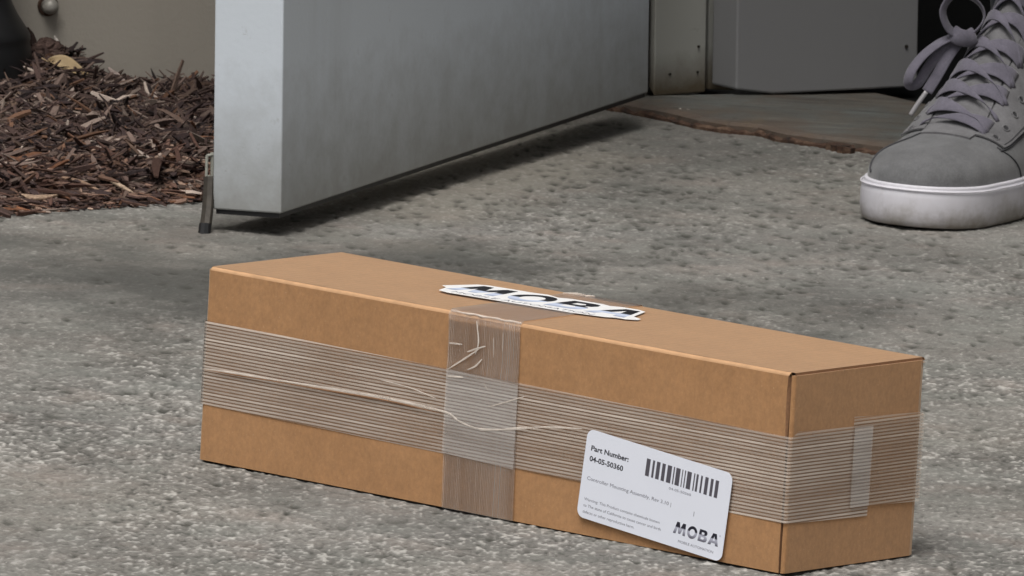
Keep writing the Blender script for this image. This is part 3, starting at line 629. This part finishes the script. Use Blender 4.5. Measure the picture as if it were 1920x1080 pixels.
bars = MB(); x = 47.0; random.seed(3); pat = [2.6, 1.6, 1.4, 1.3, 2.4, 1.4, 2.2, 1.4, 2.9, 1.2, .8, .9, 2.9, 1.2, .6, 1.2, .7, 1.0, 2.9, 1.6, .8, .9, 1.4, 1.6, 1.2, 1.7, 2.2, 1.6, 1.8, 1.4, 2.2]
tot = sum(pat); sc_ = 55.5 / tot
for k, w in enumerate(pat):
    if k % 2 == 0: bars.add([(mmx(x), ly(17), zt_), (mmx(x + w * sc_), ly(17), zt_), (mmx(x + w * sc_), ly(6.6), zt_), (mmx(x), ly(6.6), zt_)], [(0, 1, 2, 3)])
    x += w * sc_
bars.build('barcode', M['barink'], lab)
g1 = mat_gradient('logo_ink', .0083, .0155, (.012, .012, .025), (.42, .43, .52), (.08, .08, .11))
logo('logo_print', g1, lab, .0735, .0083, zt_, .0072, .0345, .10)
text_mesh('print', '®', .0014, M['greyink'], lab, .1082, .0145, zt_, .0009)

# the die-cut sticker on the lid
SW, SH = .132, .030
sm = MB()
outl = [(-.006, .008), (.0, .0045), (.004, -.0065), (.012, -.009), (.10, -.009), (.122, -.006), (.127, -.003), (.134, -.003), (.140, .0005), (.139, .004), (.131, .0075), (.124, .026), (.117, .0285), (.105, .0285), (.099, .026), (.092, .0282), (.070, .0285), (.062, .026), (.052, .0295), (.040, .028), (.036, .0285), (.010, .0285), (.004, .026)]
sm.prism(outl, 0, .00016)
stk = sm.build('sticker', M['stickw'], parcel)
stk.matrix_local = Matrix.Translation((.1345 + X0, Y0 + .0575, H + .0011)) @ Matrix.Rotation(R(4.5), 4, 'Z') @ Matrix.Diagonal((1.035, 1.2, 1, 1))
g2 = mat_gradient('sticker_logo_ink', -.0045, .0215, (.008, .008, .012), (.55, .62, .78), (.10, .13, .24))
logo('logo_print', g2, stk, .003, .0005, .00019, .0240, .127, .05)
text_mesh('print', 'MOBILE AUTOMATION', .0062, M['greyink'], stk, .012, -.0068, .00019, .100)

# ------------------------------------------------------------------ mulch bed
EA, EB = ground(0, 402), ground(390, 373); ed = (EB - EA); ed.z = 0; ed.normalize(); en = Vector((-ed.y, ed.x, 0))      # en points into the bed
def bed(x, y):
    p = Vector((x, y, 0)); return (p - Vector((EA.x, EA.y, 0))).dot(en), -(p - HC).dot(F2), -.118 - x
LP = ground(70, 110)
def mound(x, y):
    de, dw, da = bed(x, y)
    wl_ = math.exp(-(max(0, dw) / .20) ** 2); h = (1 - .55 * wl_) * .019 * max(0, min(1, de / .10)) ** .7 * max(0, min(1, da / .10))
    h += .006 * noise.noise(Vector((x * 9, y * 7, 1))) * min(1, max(0, de) / .1) + .004 * noise.noise(Vector((x * 28, y * 22, 5))) * min(1, max(0, de) / .06)
    h += .024 * math.exp(-(((x + .335) / .030) ** 2 + (dw / .14) ** 2))
    return h
mb = MB(); G = .02; rows = []
for j in range(90):
    row = []
    for i in range(110):
        de = -.01 + i * .012 if i < 90 else -.01 + 90 * .012 + (i - 90) * .04
        al = -2.0 + j * .037
        p = Vector((EA.x, EA.y, 0)) + ed * al + en * de
        dw = bed(p.x, p.y)[1]
        if dw < -.02: p = p + F2 * (dw + .02)
        hh = mound(p.x, p.y); row.append((p.x, p.y, gz(p.x) + (hh if de > 0 and p.x < -.125 else -.006) - .002))
    rows.append(row)
# keep the bed to the left of its right-hand end
mb.grid([r_[::-1] for r_ in rows])
ob = mb.build('mulch_bed', M['soil'], smooth=True); tag(ob, kind='structure')
pal = [(.050, .032, .028), (.034, .023, .022), (.066, .044, .038), (.088, .060, .048), (.115, .083, .070), (.18, .14, .118), (.022, .016, .016), (.105, .058, .038), (.30, .245, .21)]
pw = np.array([.19, .2, .16, .13, .11, .07, .12, .035, .03]); pw /= pw.sum()
def shreds(name, count, lrange, wrange, region, lift, seed, tilt=.30, mats=None, maxup=.007):
    g = np.random.default_rng(seed); V = []; F = []; Cc = []; made = 0
    while made < count:
        al = g.uniform(*region[0]); de = g.uniform(*region[1]); p = Vector((EA.x, EA.y, 0)) + ed * al + en * de
        _, dw, da = bed(p.x, p.y)
        if dw < .004 or da < 0 or (name != 'mulch_beyond' and p.x < -.43 - .02 * (p.y - 1.3)): continue
        ln_ = g.uniform(*lrange) * (1 if g.random() < .8 else 1.7); wd = g.uniform(*wrange); th_ = wd * g.uniform(.25, .6)
        yaw = g.uniform(0, math.pi * 2); tl = float(np.clip(g.normal(0, tilt), -.75, .75)); zc = gz(p.x) + mound(p.x, p.y) + g.uniform(-.003, maxup) + lift
        if de < .03: zc = gz(p.x) + mound(p.x, p.y) + .0015; tl *= .2
        c = np.array([p.x, p.y, zc]); dx = np.array([math.cos(yaw) * math.cos(tl), math.sin(yaw) * math.cos(tl), math.sin(tl)])
        sdv = np.array([-math.sin(yaw), math.cos(yaw), 0]); roll = g.normal(0, .6); upv = np.cross(dx, sdv); s2 = sdv * math.cos(roll) + upv * math.sin(roll); u2 = -sdv * math.sin(roll) + upv * math.cos(roll)
        bend = g.normal(0, .045) * ln_; bend2 = g.normal(0, .04) * ln_
        o = len(V); prof = ((-.5, g.uniform(.15, .7)), (-.3, .9), (0, 1), (.3, .85), (.5, g.uniform(.1, .7)))
        for q, w in prof:
            b = 1 - 4 * q * q; ctr = c + dx * ln_ * q + s2 * bend * b + u2 * bend2 * b; w *= g.uniform(.75, 1.2)
            for sa, sb in ((-1, -1), (1, -1), (1, 1), (-1, 1)): V.append(ctr + s2 * (wd / 2 * w * sa) + u2 * (th_ / 2 * w * sb))
        for k in range(4):
            for m_i in range(4): n_i = (m_i + 1) % 4; F.append((o + k * 4 + m_i, o + k * 4 + n_i, o + k * 4 + 4 + n_i, o + k * 4 + 4 + m_i))
        F.append((o + 3, o + 2, o + 1, o)); F.append((o + 16, o + 17, o + 18, o + 19))
        col = np.array(pal[g.choice(len(pal), p=pw)]) * g.uniform(.8, 2.0)
        if de < .09 and g.random() < .5: col = col * np.array([1.22, 1.06, .95])
        Cc += [(*col, 1)] * 20; made += 1
    me = bpy.data.meshes.new(name); me.from_pydata([tuple(v) for v in V], [], F); me.materials.append(M['attr'])
    at_ = me.color_attributes.new('col', 'FLOAT_COLOR', 'POINT'); at_.data.foreach_set('color', np.array(Cc, dtype=np.float32).ravel()); me.update()
    o = bpy.data.objects.new(name, me); scene.collection.objects.link(o); return o
vis = (-.25, 1.05)
tag(shreds('bark_mulch', 14000, (.008, .034), (.0010, .0042), (vis, (-.004, .85)), 0, 1), 'dark brown shredded bark mulch heaped against the taupe wall', 'mulch', kind='stuff')
tag(shreds('mulch_crumbs', 8000, (.002, .008), (.0008, .0026), (vis, (-.012, .85)), .002, 2), 'fine reddish brown crumbs scattered through the bark mulch', 'mulch', kind='stuff')
tag(shreds('bark_chips', 420, (.010, .032), (.0028, .0065), (vis, (.0, .85)), .002, 5), 'larger flat bark chips lying through the shredded mulch', 'mulch', kind='stuff')
tag(shreds('mulch_beyond', 3500, (.015, .045), (.003, .007), ((-1.7, .6), (.0, 1.3)), 0, 3), 'coarse bark mulch further along the bed', 'mulch', kind='stuff')

def strip_thing(name, label, cat, pts, width, thick, col, ups=None, dy=0):
    m_ = MB(); P = catmull(pts, 6); n_ = len(P); c = P[n_ // 2]
    tp = [max(.25, min(1, 3.2 * (i + .5) / n_, 3.2 * (n_ - i - .5) / n_)) * (1 + .18 * noise.noise(Vector((i * .9, width * 999, 2)))) for i in range(n_)]
    ribbon(m_, P, ups or Vector((0, -.5, .85)), width, thick, taper=tp)
    o = m_.build(name, plain(name + '_bark', col, .85, .25, nscale=300, namt=.4, bump=.0012), M=Matrix.Translation(-c)); o.location = c; return tag(o, label, cat, 'loose sticks and bark pieces on the mulch')
def mg(px, py, up=.004):      # a point up above the mulch surface on this sight line
    d = _ray(px, py); t = 5.5
    while t < 12:
        p = CAM_LOC + d * t
        if p.z < gz(p.x) + mound(p.x, p.y) + up or bed(p.x, p.y)[1] < .006: return p
        t += .004
    return p
strip_thing('wood_splinter', 'pale split wood splinter leaning on the mulch below the wall', 'wood splinter', [mg(203, 128, .012), mg(225, 150, .008), mg(245, 172, .005)], .0065, .002, (.36, .29, .26))
strip_thing('bark_strip', 'curved brown bark strip lying against the wall next to the open door', 'bark', [mg(337, 172, .006), mg(352, 163, .008), mg(375, 160, .008), mg(402, 158, .008)], .0075, .003, (.085, .052, .038))
strip_thing('twig', 'long thin tan stick lying at the front of the mulch', 'twig', [mg(98, 326, .005), mg(125, 335, .006), mg(160, 345, .006), mg(208, 372, .004)], .0030, .002, (.25, .165, .115))
strip_thing('twig', 'short pale stick slanting beside the long tan stick', 'twig', [mg(197, 331, .006), mg(222, 347, .006), mg(252, 364, .004)], .0034, .002, (.40, .30, .22))
strip_thing('wood_splinter', 'broad brown wood flake at the left edge of the mulch', 'wood splinter', [mg(0, 220, .006), mg(18, 195, .007), mg(36, 172, .007)], .011, .002, (.17, .115, .085))
strip_thing('twig', 'crooked pinkish twig hanging down beside the black pipe boot', 'twig', [mg(66, 98, .008), mg(67, 125, .007), mg(70, 138, .007), mg(78, 152, .006), mg(80, 172, .005)], .0028, .002, (.23, .155, .13))
strip_thing('twig', 'grey stick bent upright in the left of the mulch', 'twig', [mg(113, 235, .007), mg(107, 262, .006), mg(98, 292, .005)], .0042, .002, (.15, .11, .10))
strip_thing('twig', 'grey brown stick lying level in front of the door stop', 'twig', [mg(275, 296, .006), mg(320, 299, .006), mg(345, 304, .006), mg(380, 308, .005)], .0038, .002, (.21, .155, .125))
strip_thing('wood_splinter', 'whitish flat chip at the very front left of the mulch', 'wood splinter', [mg(40, 366, .005), mg(65, 371, .005), mg(108, 367, .005)], .0050, .002, (.34, .24, .17))
strip_thing('twig', 'orange brown strip lying along the slab edge at far left', 'twig', [mg(-4, 388, .003), mg(22, 390, .003), mg(55, 396, .002)], .0040, .002, (.30, .13, .065))
strip_thing('bark_strip', 'dark upright bark shard behind the small bark lump', 'bark', [mg(66, 92, .006), mg(60, 72, .016), mg(50, 52, .02)], .0055, .003, (.045, .028, .024))
strip_thing('wood_splinter', 'thin white splinter sticking up over the bark lump', 'wood splinter', [mg(102, 68, .012), mg(108, 80, .01), mg(114, 94, .006)], .0026, .0015, (.55, .50, .46))
# bark lump near the pipe
lp = mg(88, 92, .008); m_ = MB()
def lump(c, rx, ry, rz, seed, n1=16, n2=12):
    rows_ = []
    for i in range(n2 + 1):
        a = math.pi * i / n2; row = []
        for j in range(n1):
            b = 2 * math.pi * j / n1; v = Vector((math.sin(a) * math.cos(b), math.sin(a) * math.sin(b), math.cos(a)))
            k = 1 + .35 * noise.noise(v * 1.8 + Vector((seed, 0, 0))) + .2 * noise.noise(v * 5 + Vector((seed, 3, 0))); row.append((c[0] + v.x * rx * k, c[1] + v.y * ry * k, c[2] + v.z * rz * k))
        rows_.append(row)
    return rows_
m_.grid(lump((0, 0, 0), .011, .010, .0075, 4)[::-1], True)
o = m_.build('bark_lump', plain('bark_lump_brown', (.10, .065, .055), .9, .2, nscale=250, namt=.5, bump=.003), smooth=False); o.location = lp; tag(o, 'knobbly brown bark lump beside the black pipe boot', 'bark')
# dry leaf
lc = mg(128, 128, .008); m_ = MB(); rows_ = []
for i in range(15):
    s = i / 14; w = .0065 * math.sin(math.pi * min(1, s * 1.02 + .0)) ** .75 * (1.15 - .3 * s) + .0002
    rows_.append([((s - .5) * .030, (q * w) , -.006 * (s - .45) + .0035 * abs(q) ** 1.5 + .002 * math.sin(s * 5)) for q in np.linspace(-1, 1, 9)])
m_.grid(rows_); m_.tube([(-.020, 0, .006), (-.0145, 0, .003), (0, 0, .0004), (.014, 0, -.0025)], .0004, 6)
o = m_.build('dry_leaf', M['leaf'], smooth=True); o.location = lc; o.rotation_euler = (R(38), R(8), R(-8)); tag(o, 'curled yellow dry leaf on the mulch near the black pipe boot', 'leaf')
sol = o.modifiers.new('thick', 'SOLIDIFY'); sol.thickness = .0004

# black downpipe boot
bc = ground(-42, 197); pr = [(.044, -.02), (.0415, .01), (.0405, .022), (.0395, .034), (.0388, .043), (.0378, .047), (.0383, .0495), (.0381, .052), (.0368, .055), (.0335, .060), (.0290, .067), (.0250, .075), (.0226, .084), (.0216, .096)]
m_ = MB(); pr2 = [pr[0], *pr[1:]]; pass
base = Vector((bc.x, bc.y, gz(bc.x)))
pipe = empty('downpipe', loc=base); tag(pipe, 'black rubber downpipe boot flaring into the mulch at the left edge', 'pipe')
mA = MB(); mA.lathe(pr, 48); mA.build('boot', M['rubber'], pipe, smooth=True); mB_ = MB(); mB_.lathe([(.0215, .09), (.0215, 2.28)], 32); mB_.build('pipe', M['rubber'], pipe, smooth=True)
# wall bolt
wn_ = -E2
def onwall(px, py, off=0):
    P0 = HC; d = _ray(px, py); t_ = (P0 - CAM_LOC).dot(F2) / d.dot(F2); return CAM_LOC + d * t_
wb = onwall(89, 10); BM = Matrix((F1, Vector((0, 0, 1)), -F2)).transposed().to_4x4(); BM.translation = wb
bolt = empty('wall_bolt', M=BM); tag(bolt, 'rusty domed metal bolt head on the wall above the mulch', 'bolt')
m_ = MB(); m_.lathe([(.0078, 0), (.0080, .0012), (.0072, .002)], 28); m_.build('washer', M['rust'], bolt, smooth=False)
m_ = MB(); m_.lathe([(.0058, .002), (.0060, .006), (.0056, .0085), (.0042, .0108), (.0022, .0120), (.0004, .0123)], 24); m_.build('head', M['galv'], bolt, smooth=True)

# ------------------------------------------------------------------ sneaker
tip = ground(1681, 430); hd = Vector((.42, .907, 0)).normalized(); sl = Vector((hd.y, -hd.x, 0))      # hd: toe to heel, sl: towards the seen side
sn = Vector((-SLOPE, 0, 1)).normalized(); hd = (hd - sn * hd.dot(sn)).normalized(); sl = hd.cross(sn)
SM = Matrix((hd, sl, sn)).transposed().to_4x4()
SM = Matrix((hd, -sl, sn)).transposed().to_4x4()       # local x toe->heel, y = away side, z up (right handed)
SM.translation = tip
shoe = empty('sneaker', M=SM); tag(shoe, 'grey suede lace-up sneaker with thick white sole stepping out of the doorway', 'sneaker')
SLn = .292
def interp(x, pts):
    xs_ = [p[0] for p in pts]; 
    if x <= xs_[0]: return pts[0][1]
    for i in range(len(pts) - 1):
        if x <= xs_[i + 1]:
            u = (x - xs_[i]) / (xs_[i + 1] - xs_[i]); a = pts[i - 1][1] if i else pts[i][1]; b, c = pts[i][1], pts[i + 1][1]; d = pts[i + 2][1] if i + 2 < len(pts) else c
            return .5 * (2 * b + (c - a) * u + (2 * a - 5 * b + 4 * c - d) * u * u + (3 * b - a - 3 * c + d) * u ** 3)
    return pts[-1][1]
def halfw(s):
    if s < .065: return .0480 * math.sqrt(max(0, 1 - ((.065 - s) / .065) ** 2.05))
    if s > .25: return .0345 * math.sqrt(max(0, 1 - ((s - .25) / (SLn - .25)) ** 2))
    return interp(s, [(.065, .0480), (.085, .0495), (.11, .0495), (.15, .044), (.19, .0375), (.22, .0355), (.25, .0345)])
def outline(n=96):
    out = []
    for k in range(n):
        th_ = 2 * math.pi * k / n; s = SLn / 2 * (1 - math.cos(th_)); w = halfw(s); out.append((s, w if math.sin(th_) < 0 else -w))
    return out
OUT = outline()
def offs(out, d):
    res = []; n_ = len(out)
    for i, (x, y) in enumerate(out):
        a = Vector(out[i - 1]); b = Vector(out[(i + 1) % n_]); tt = (b - a)
        tt = tt.normalized() if tt.length > 1e-9 else Vector((0, 1)); nr = Vector((tt.y, -tt.x)); c = Vector((x - .12, y))
        if nr.dot(c) < 0: nr = -nr
        res.append((x + nr.x * d, y + nr.y * d))
    return res
def toe(s): return .0026 * max(0, 1 - s / .055) ** 2
SZ = .0305
prof = [(-.010, .0012), (-.0050, .0), (-.0016, .0012), (.0000, .0042), (.0010, .011), (.0010, .021), (.0004, .0268), (-.0004, .0278), (-.0010, .0283), (-.0008, .0290), (-.0013, .0302), (-.003, .0306), (-.006, .0303)]
rows = [[(x, y, z * (1 if z < .03 else 1) + toe(x) * (1 - z / .06)) for x, y in offs(OUT, d)] for d, z in prof]
m_ = MB(); m_.grid(rows, True, cap=True); m_.build('sole', M['sole'], shoe, smooth=True, weld=True)
for z_ in (.0282,):
    m_ = MB(); ring = [(x, y, z_ - .001 + toe(x) * .5) for x, y in offs(OUT, .0012)]; m_.tube(ring + [ring[0]], .0005, 8); m_.build('sole_bead', M['sole'], shoe, smooth=True)
ZT = [(.0034, .0305), (.0052, .0350), (.008, .0395), (.013, .0445), (.022, .0480), (.04, .0535), (.07, .0575), (.095, .0645), (.12, .0840), (.15, .1105), (.18, .137), (.20, .152), (.215, .152), (.25, .137), (.28, .128), (.292, .122)]
def surf(s, phi, off=0):
    """phi 0..pi, 0 = near (seen) side, pi/2 = ridge"""
    s = max(.0036, min(SLn - .004, s)); w = .0448 * math.sqrt(max(1e-4, 1 - ((.065 - s) / (.065 - .0034)) ** 2.05)) if s < .065 else max(.0005, halfw(s) - .0032); z0 = SZ - .001; zt_l = interp(s, ZT)
    top = zt_l - z0; pw_ = interp(s, [(0, .9), (.05, .85), (.10, .95), (.14, 1.12), (.20, 1.25)])
    lean = interp(s, [(0, 1), (.08, 1), (.14, .9), (.2, .82)])
    cs = math.cos(phi); sn_ = math.sin(phi)
    y = -w * math.copysign(abs(cs) ** pw_, cs); z = z0 + top * abs(sn_) ** interp(s, [(0, .8), (.06, .72), (.12, .85), (.2, .95)])
    if s > .12: y *= 1 - .18 * min(1, (s - .12) / .06) * sn_
    p = Vector((s, y, z))
    if off:
        e_ = .002; a = surf(s + e_, phi); b = surf(s - e_, phi); c = surf(s, min(math.pi, phi + .03)); d = surf(s, max(0, phi - .03))
        nr = (a - b).cross(c - d).normalized()
        if nr.z < 0 and .3 < phi < math.pi - .3: nr = -nr
        if phi <= .3 and nr.y > 0: nr = -nr
        if phi >= math.pi - .3 and nr.y < 0: nr = -nr
        p = p + nr * off
    return p
def snorm(s, phi): return (surf(s, phi, .001) - surf(s, phi)).normalized()
ss = [.0036, .0040, .0048, .006, .009, .013, .018, .025] + list(np.linspace(.033, .205, 30)) + list(np.linspace(.213, .287, 10))
m_ = MB(); m_.grid([[surf(s, math.pi * k / 28) for k in range(29)] for s in ss], cap=True); m_.build('upper', M['suede'], shoe, smooth=True)
def patch(name, mat, fn, nu, nv, off, th_=.0012):
    """fn(u,v)->(s,phi); raised panel with a turned-down edge"""
    m_ = MB(); rows_ = []
    for i in range(-1, nu + 2):
        row = []
        for j in range(-1, nv + 2):
            ii = min(max(i, 0), nu); jj = min(max(j, 0), nv); s, ph = fn(ii / nu, jj / nv); edge = i < 0 or j < 0 or i > nu or j > nv
            row.append(surf(s, ph, off - th_ if edge else off))
        rows_.append(row)
    m_.grid(rows_); return m_.build(name, mat, shoe, smooth=False)
# tongue between the two eyestays
patch('tongue', M['suede2'], lambda u, v: (.078 + u * .13, math.pi / 2 + (v - .5) * (.75 + .35 * u)), 20, 10, .0015, .0015)
# quarters: near side (phi small) and far side
def quarter(side):
    def fn(u, v):
        s0 = .086 + .006 * (1 - v); s = s0 + u * (.205 - s0)
        pe = interp(s, [(.07, 1.22), (.10, 1.14), (.14, 1.08), (.20, 1.05)]); pl = interp(s, [(.08, .66), (.10, .58), (.14, .44), (.17, .33), (.205, .22)])
        ph = pl + v * (pe - pl); return (s, ph if side > 0 else math.pi - ph)
    return fn
patch('eyelet_panel', M['suede2'], quarter(1), 30, 14, .0022); patch('eyelet_panel', M['suede2'], quarter(-1), 30, 14, .0022)
def edge_line(pts, rad, mat, name='stitching'):
    m_ = MB(); m_.tube([surf(s, p, o_) for s, p, o_ in pts], rad, 6); m_.build(name, mat, shoe)
def plo(s): return interp(s, [(.08, .66), (.10, .58), (.14, .44), (.17, .33), (.205, .22)])
edge_line([(s, plo(s) - .025, .0006) for s in np.linspace(.088, .204, 26)], .0008, M['stitch'])
edge_line([(s, plo(s) + .05, .0024) for s in np.linspace(.094, .204, 26)], .00028, M['stitch'])
edge_line([(.088 + .022 * (1 - v) ** 1.3, .02 + v * .70, .0004) for v in np.linspace(0, 1, 22)], .00055, M['stitch'])
edge_line([(s, math.pi - interp(s, [(.02, .25), (.05, .85), (.085, 1.22)]), .0005) for s in np.linspace(.02, .088, 16)], .0007, M['stitch'])
# foxing line where upper meets the sole
EY = [(.094, .86), (.108, .80), (.1235, .76), (.140, .74), (.158, .73), (.178, .72)]
for sd_ in (1, -1):
    for s, ph in EY:
        p = ph if sd_ > 0 else math.pi - ph; c = surf(s, p, .0024); nr = snorm(s, p)
        t1 = nr.cross(Vector((0, 0, 1))).normalized(); t2 = nr.cross(t1); m_ = MB(); ring = [c + t1 * math.cos(a) * .0026 + t2 * math.sin(a) * .0026 for a in [2 * math.pi * k / 16 for k in range(17)]]
        m_.tube(ring, .0006, 6); m_.build('eyelet', M['suede2'], shoe, smooth=True)
        m_ = MB(); m_.tube([c - nr * .0012, c - nr * .0001], .0022, 12); m_.build('eyelet_hole', M['lining'], shoe)
# laces: criss-crossed rows
for i in range(6):
    s0 = EY[i][0]; s1 = EY[min(i + 1, 5)][0] + (.004 if i < 5 else .018)
    for sd_ in (1, -1):
        if i == 0 and sd_ < 0: s1_ = s0 + .004
        else: s1_ = s1
        m_ = MB(); P = []; U = []
        for k in range(19):
            q = k / 18; ph0 = EY[i][1] + .17; ph = (ph0 + (math.pi - 2 * ph0) * q) if sd_ > 0 else math.pi - (ph0 + (math.pi - 2 * ph0) * q)
            s = s0 + (s1_ - s0) * q; o_ = .0022 + .0042 * math.sin(math.pi * q) ** .6 + (.0014 if sd_ > 0 else 0) * math.sin(math.pi * q)
            P.append(surf(s, ph, o_)); U.append((snorm(s, ph) + Vector((-.25 * math.sin(q * 3), 0, 0))).normalized())
        ribbon(m_, P, U, .0074, .0010, taper=[min(1, .45 + 3 * min(q, 1 - q) / 18 * 1.0) for q in range(19)]); m_.build('lace', M['lace'], shoe, smooth=True)
SI = SM.inverted()
def sp(px, py, y): return SI @ at(px, py, y)
by = (SM @ surf(.165, math.pi / 2)).y - .012
camv = (SI.to_3x3() @ (-_f)).normalized()
def loop(name, pts, w=.0085, tilt=None, mat='lace', th_=.0014):
    m_ = MB(); P = catmull([sp(x, y, by + d / 1000) for x, y, d in pts], 7); n_ = len(P); U = []
    for i in range(n_):
        a = (tilt[0] + (tilt[1] - tilt[0]) * i / (n_ - 1)) if tilt else 0
        tt = (P[min(i + 1, n_ - 1)] - P[max(i - 1, 0)]).normalized(); side = tt.cross(camv).normalized(); U.append((camv * math.cos(a) + side * math.sin(a)).normalized())
    ribbon(m_, P, U, w, th_); return m_.build(name, M[mat], shoe, smooth=True)
loop('lace_loop', [(1803, 70, 2), (1778, 52, -4), (1768, 20, -8), (1785, -6, -8), (1812, -8, -2), (1838, 10, 2), (1845, 35, 3), (1828, 60, 3), (1806, 72, 3)], .0075, (.5, 1.9))
loop('lace_loop', [(1795, 66, 2), (1762, 80, -3), (1730, 105, -8), (1708, 135, -10), (1704, 158, -8), (1722, 155, -4), (1745, 120, -2), (1772, 90, 1), (1796, 72, 2)], .0078, (.9, .1))
loop('lace_end', [(1800, 74, 3), (1778, 105, -1), (1755, 145, -4), (1738, 172, -6)], .0082, (.2, .3))
loop('lace_knot', [(1786, 62, 0), (1800, 70, -4), (1815, 72, -2), (1826, 66, 2)], .012, (0, .2), th_=.004)
loop('aglet', [(1737, 172, -6), (1722, 193, -7), (1707, 216, -7)], .0034, None, 'aglet', .0026)
loop('lace_end', [(1790, 212, 4), (1765, 226, -2), (1745, 238, -6), (1728, 243, -8)], .0075, (.2, .1))
loop('aglet', [(1729, 243, -8), (1712, 253, -9), (1694, 262, -10)], .0034, None, 'aglet', .0026)
# collar lining and the wearer's trouser leg (above the picture)
leg = MB(); c0 = SM @ Vector((.235, 0, 0))
rows = []
for z_, rx, ry, dx in ((.10, .030, .026, .0), (.135, .031, .027, .0), (.16, .033, .029, .0), (.165, .060, .052, 0), (.20, .062, .054, .004), (.35, .066, .060, .012), (.55, .075, .070, .02)):
    rows.append([c0 + hd * (math.cos(a) * rx + dx) + sl * (math.sin(a) * ry) + Vector((0, 0, z_)) for a in [2 * math.pi * k / 28 for k in range(28)]])
leg.grid(rows[::-1], True, cap=True)
o = leg.build('person', M['jeans'], smooth=True, M=Matrix.Translation(-c0)); o.location = c0; tag(o, 'dark trouser leg of the person wearing the grey sneaker', 'person')
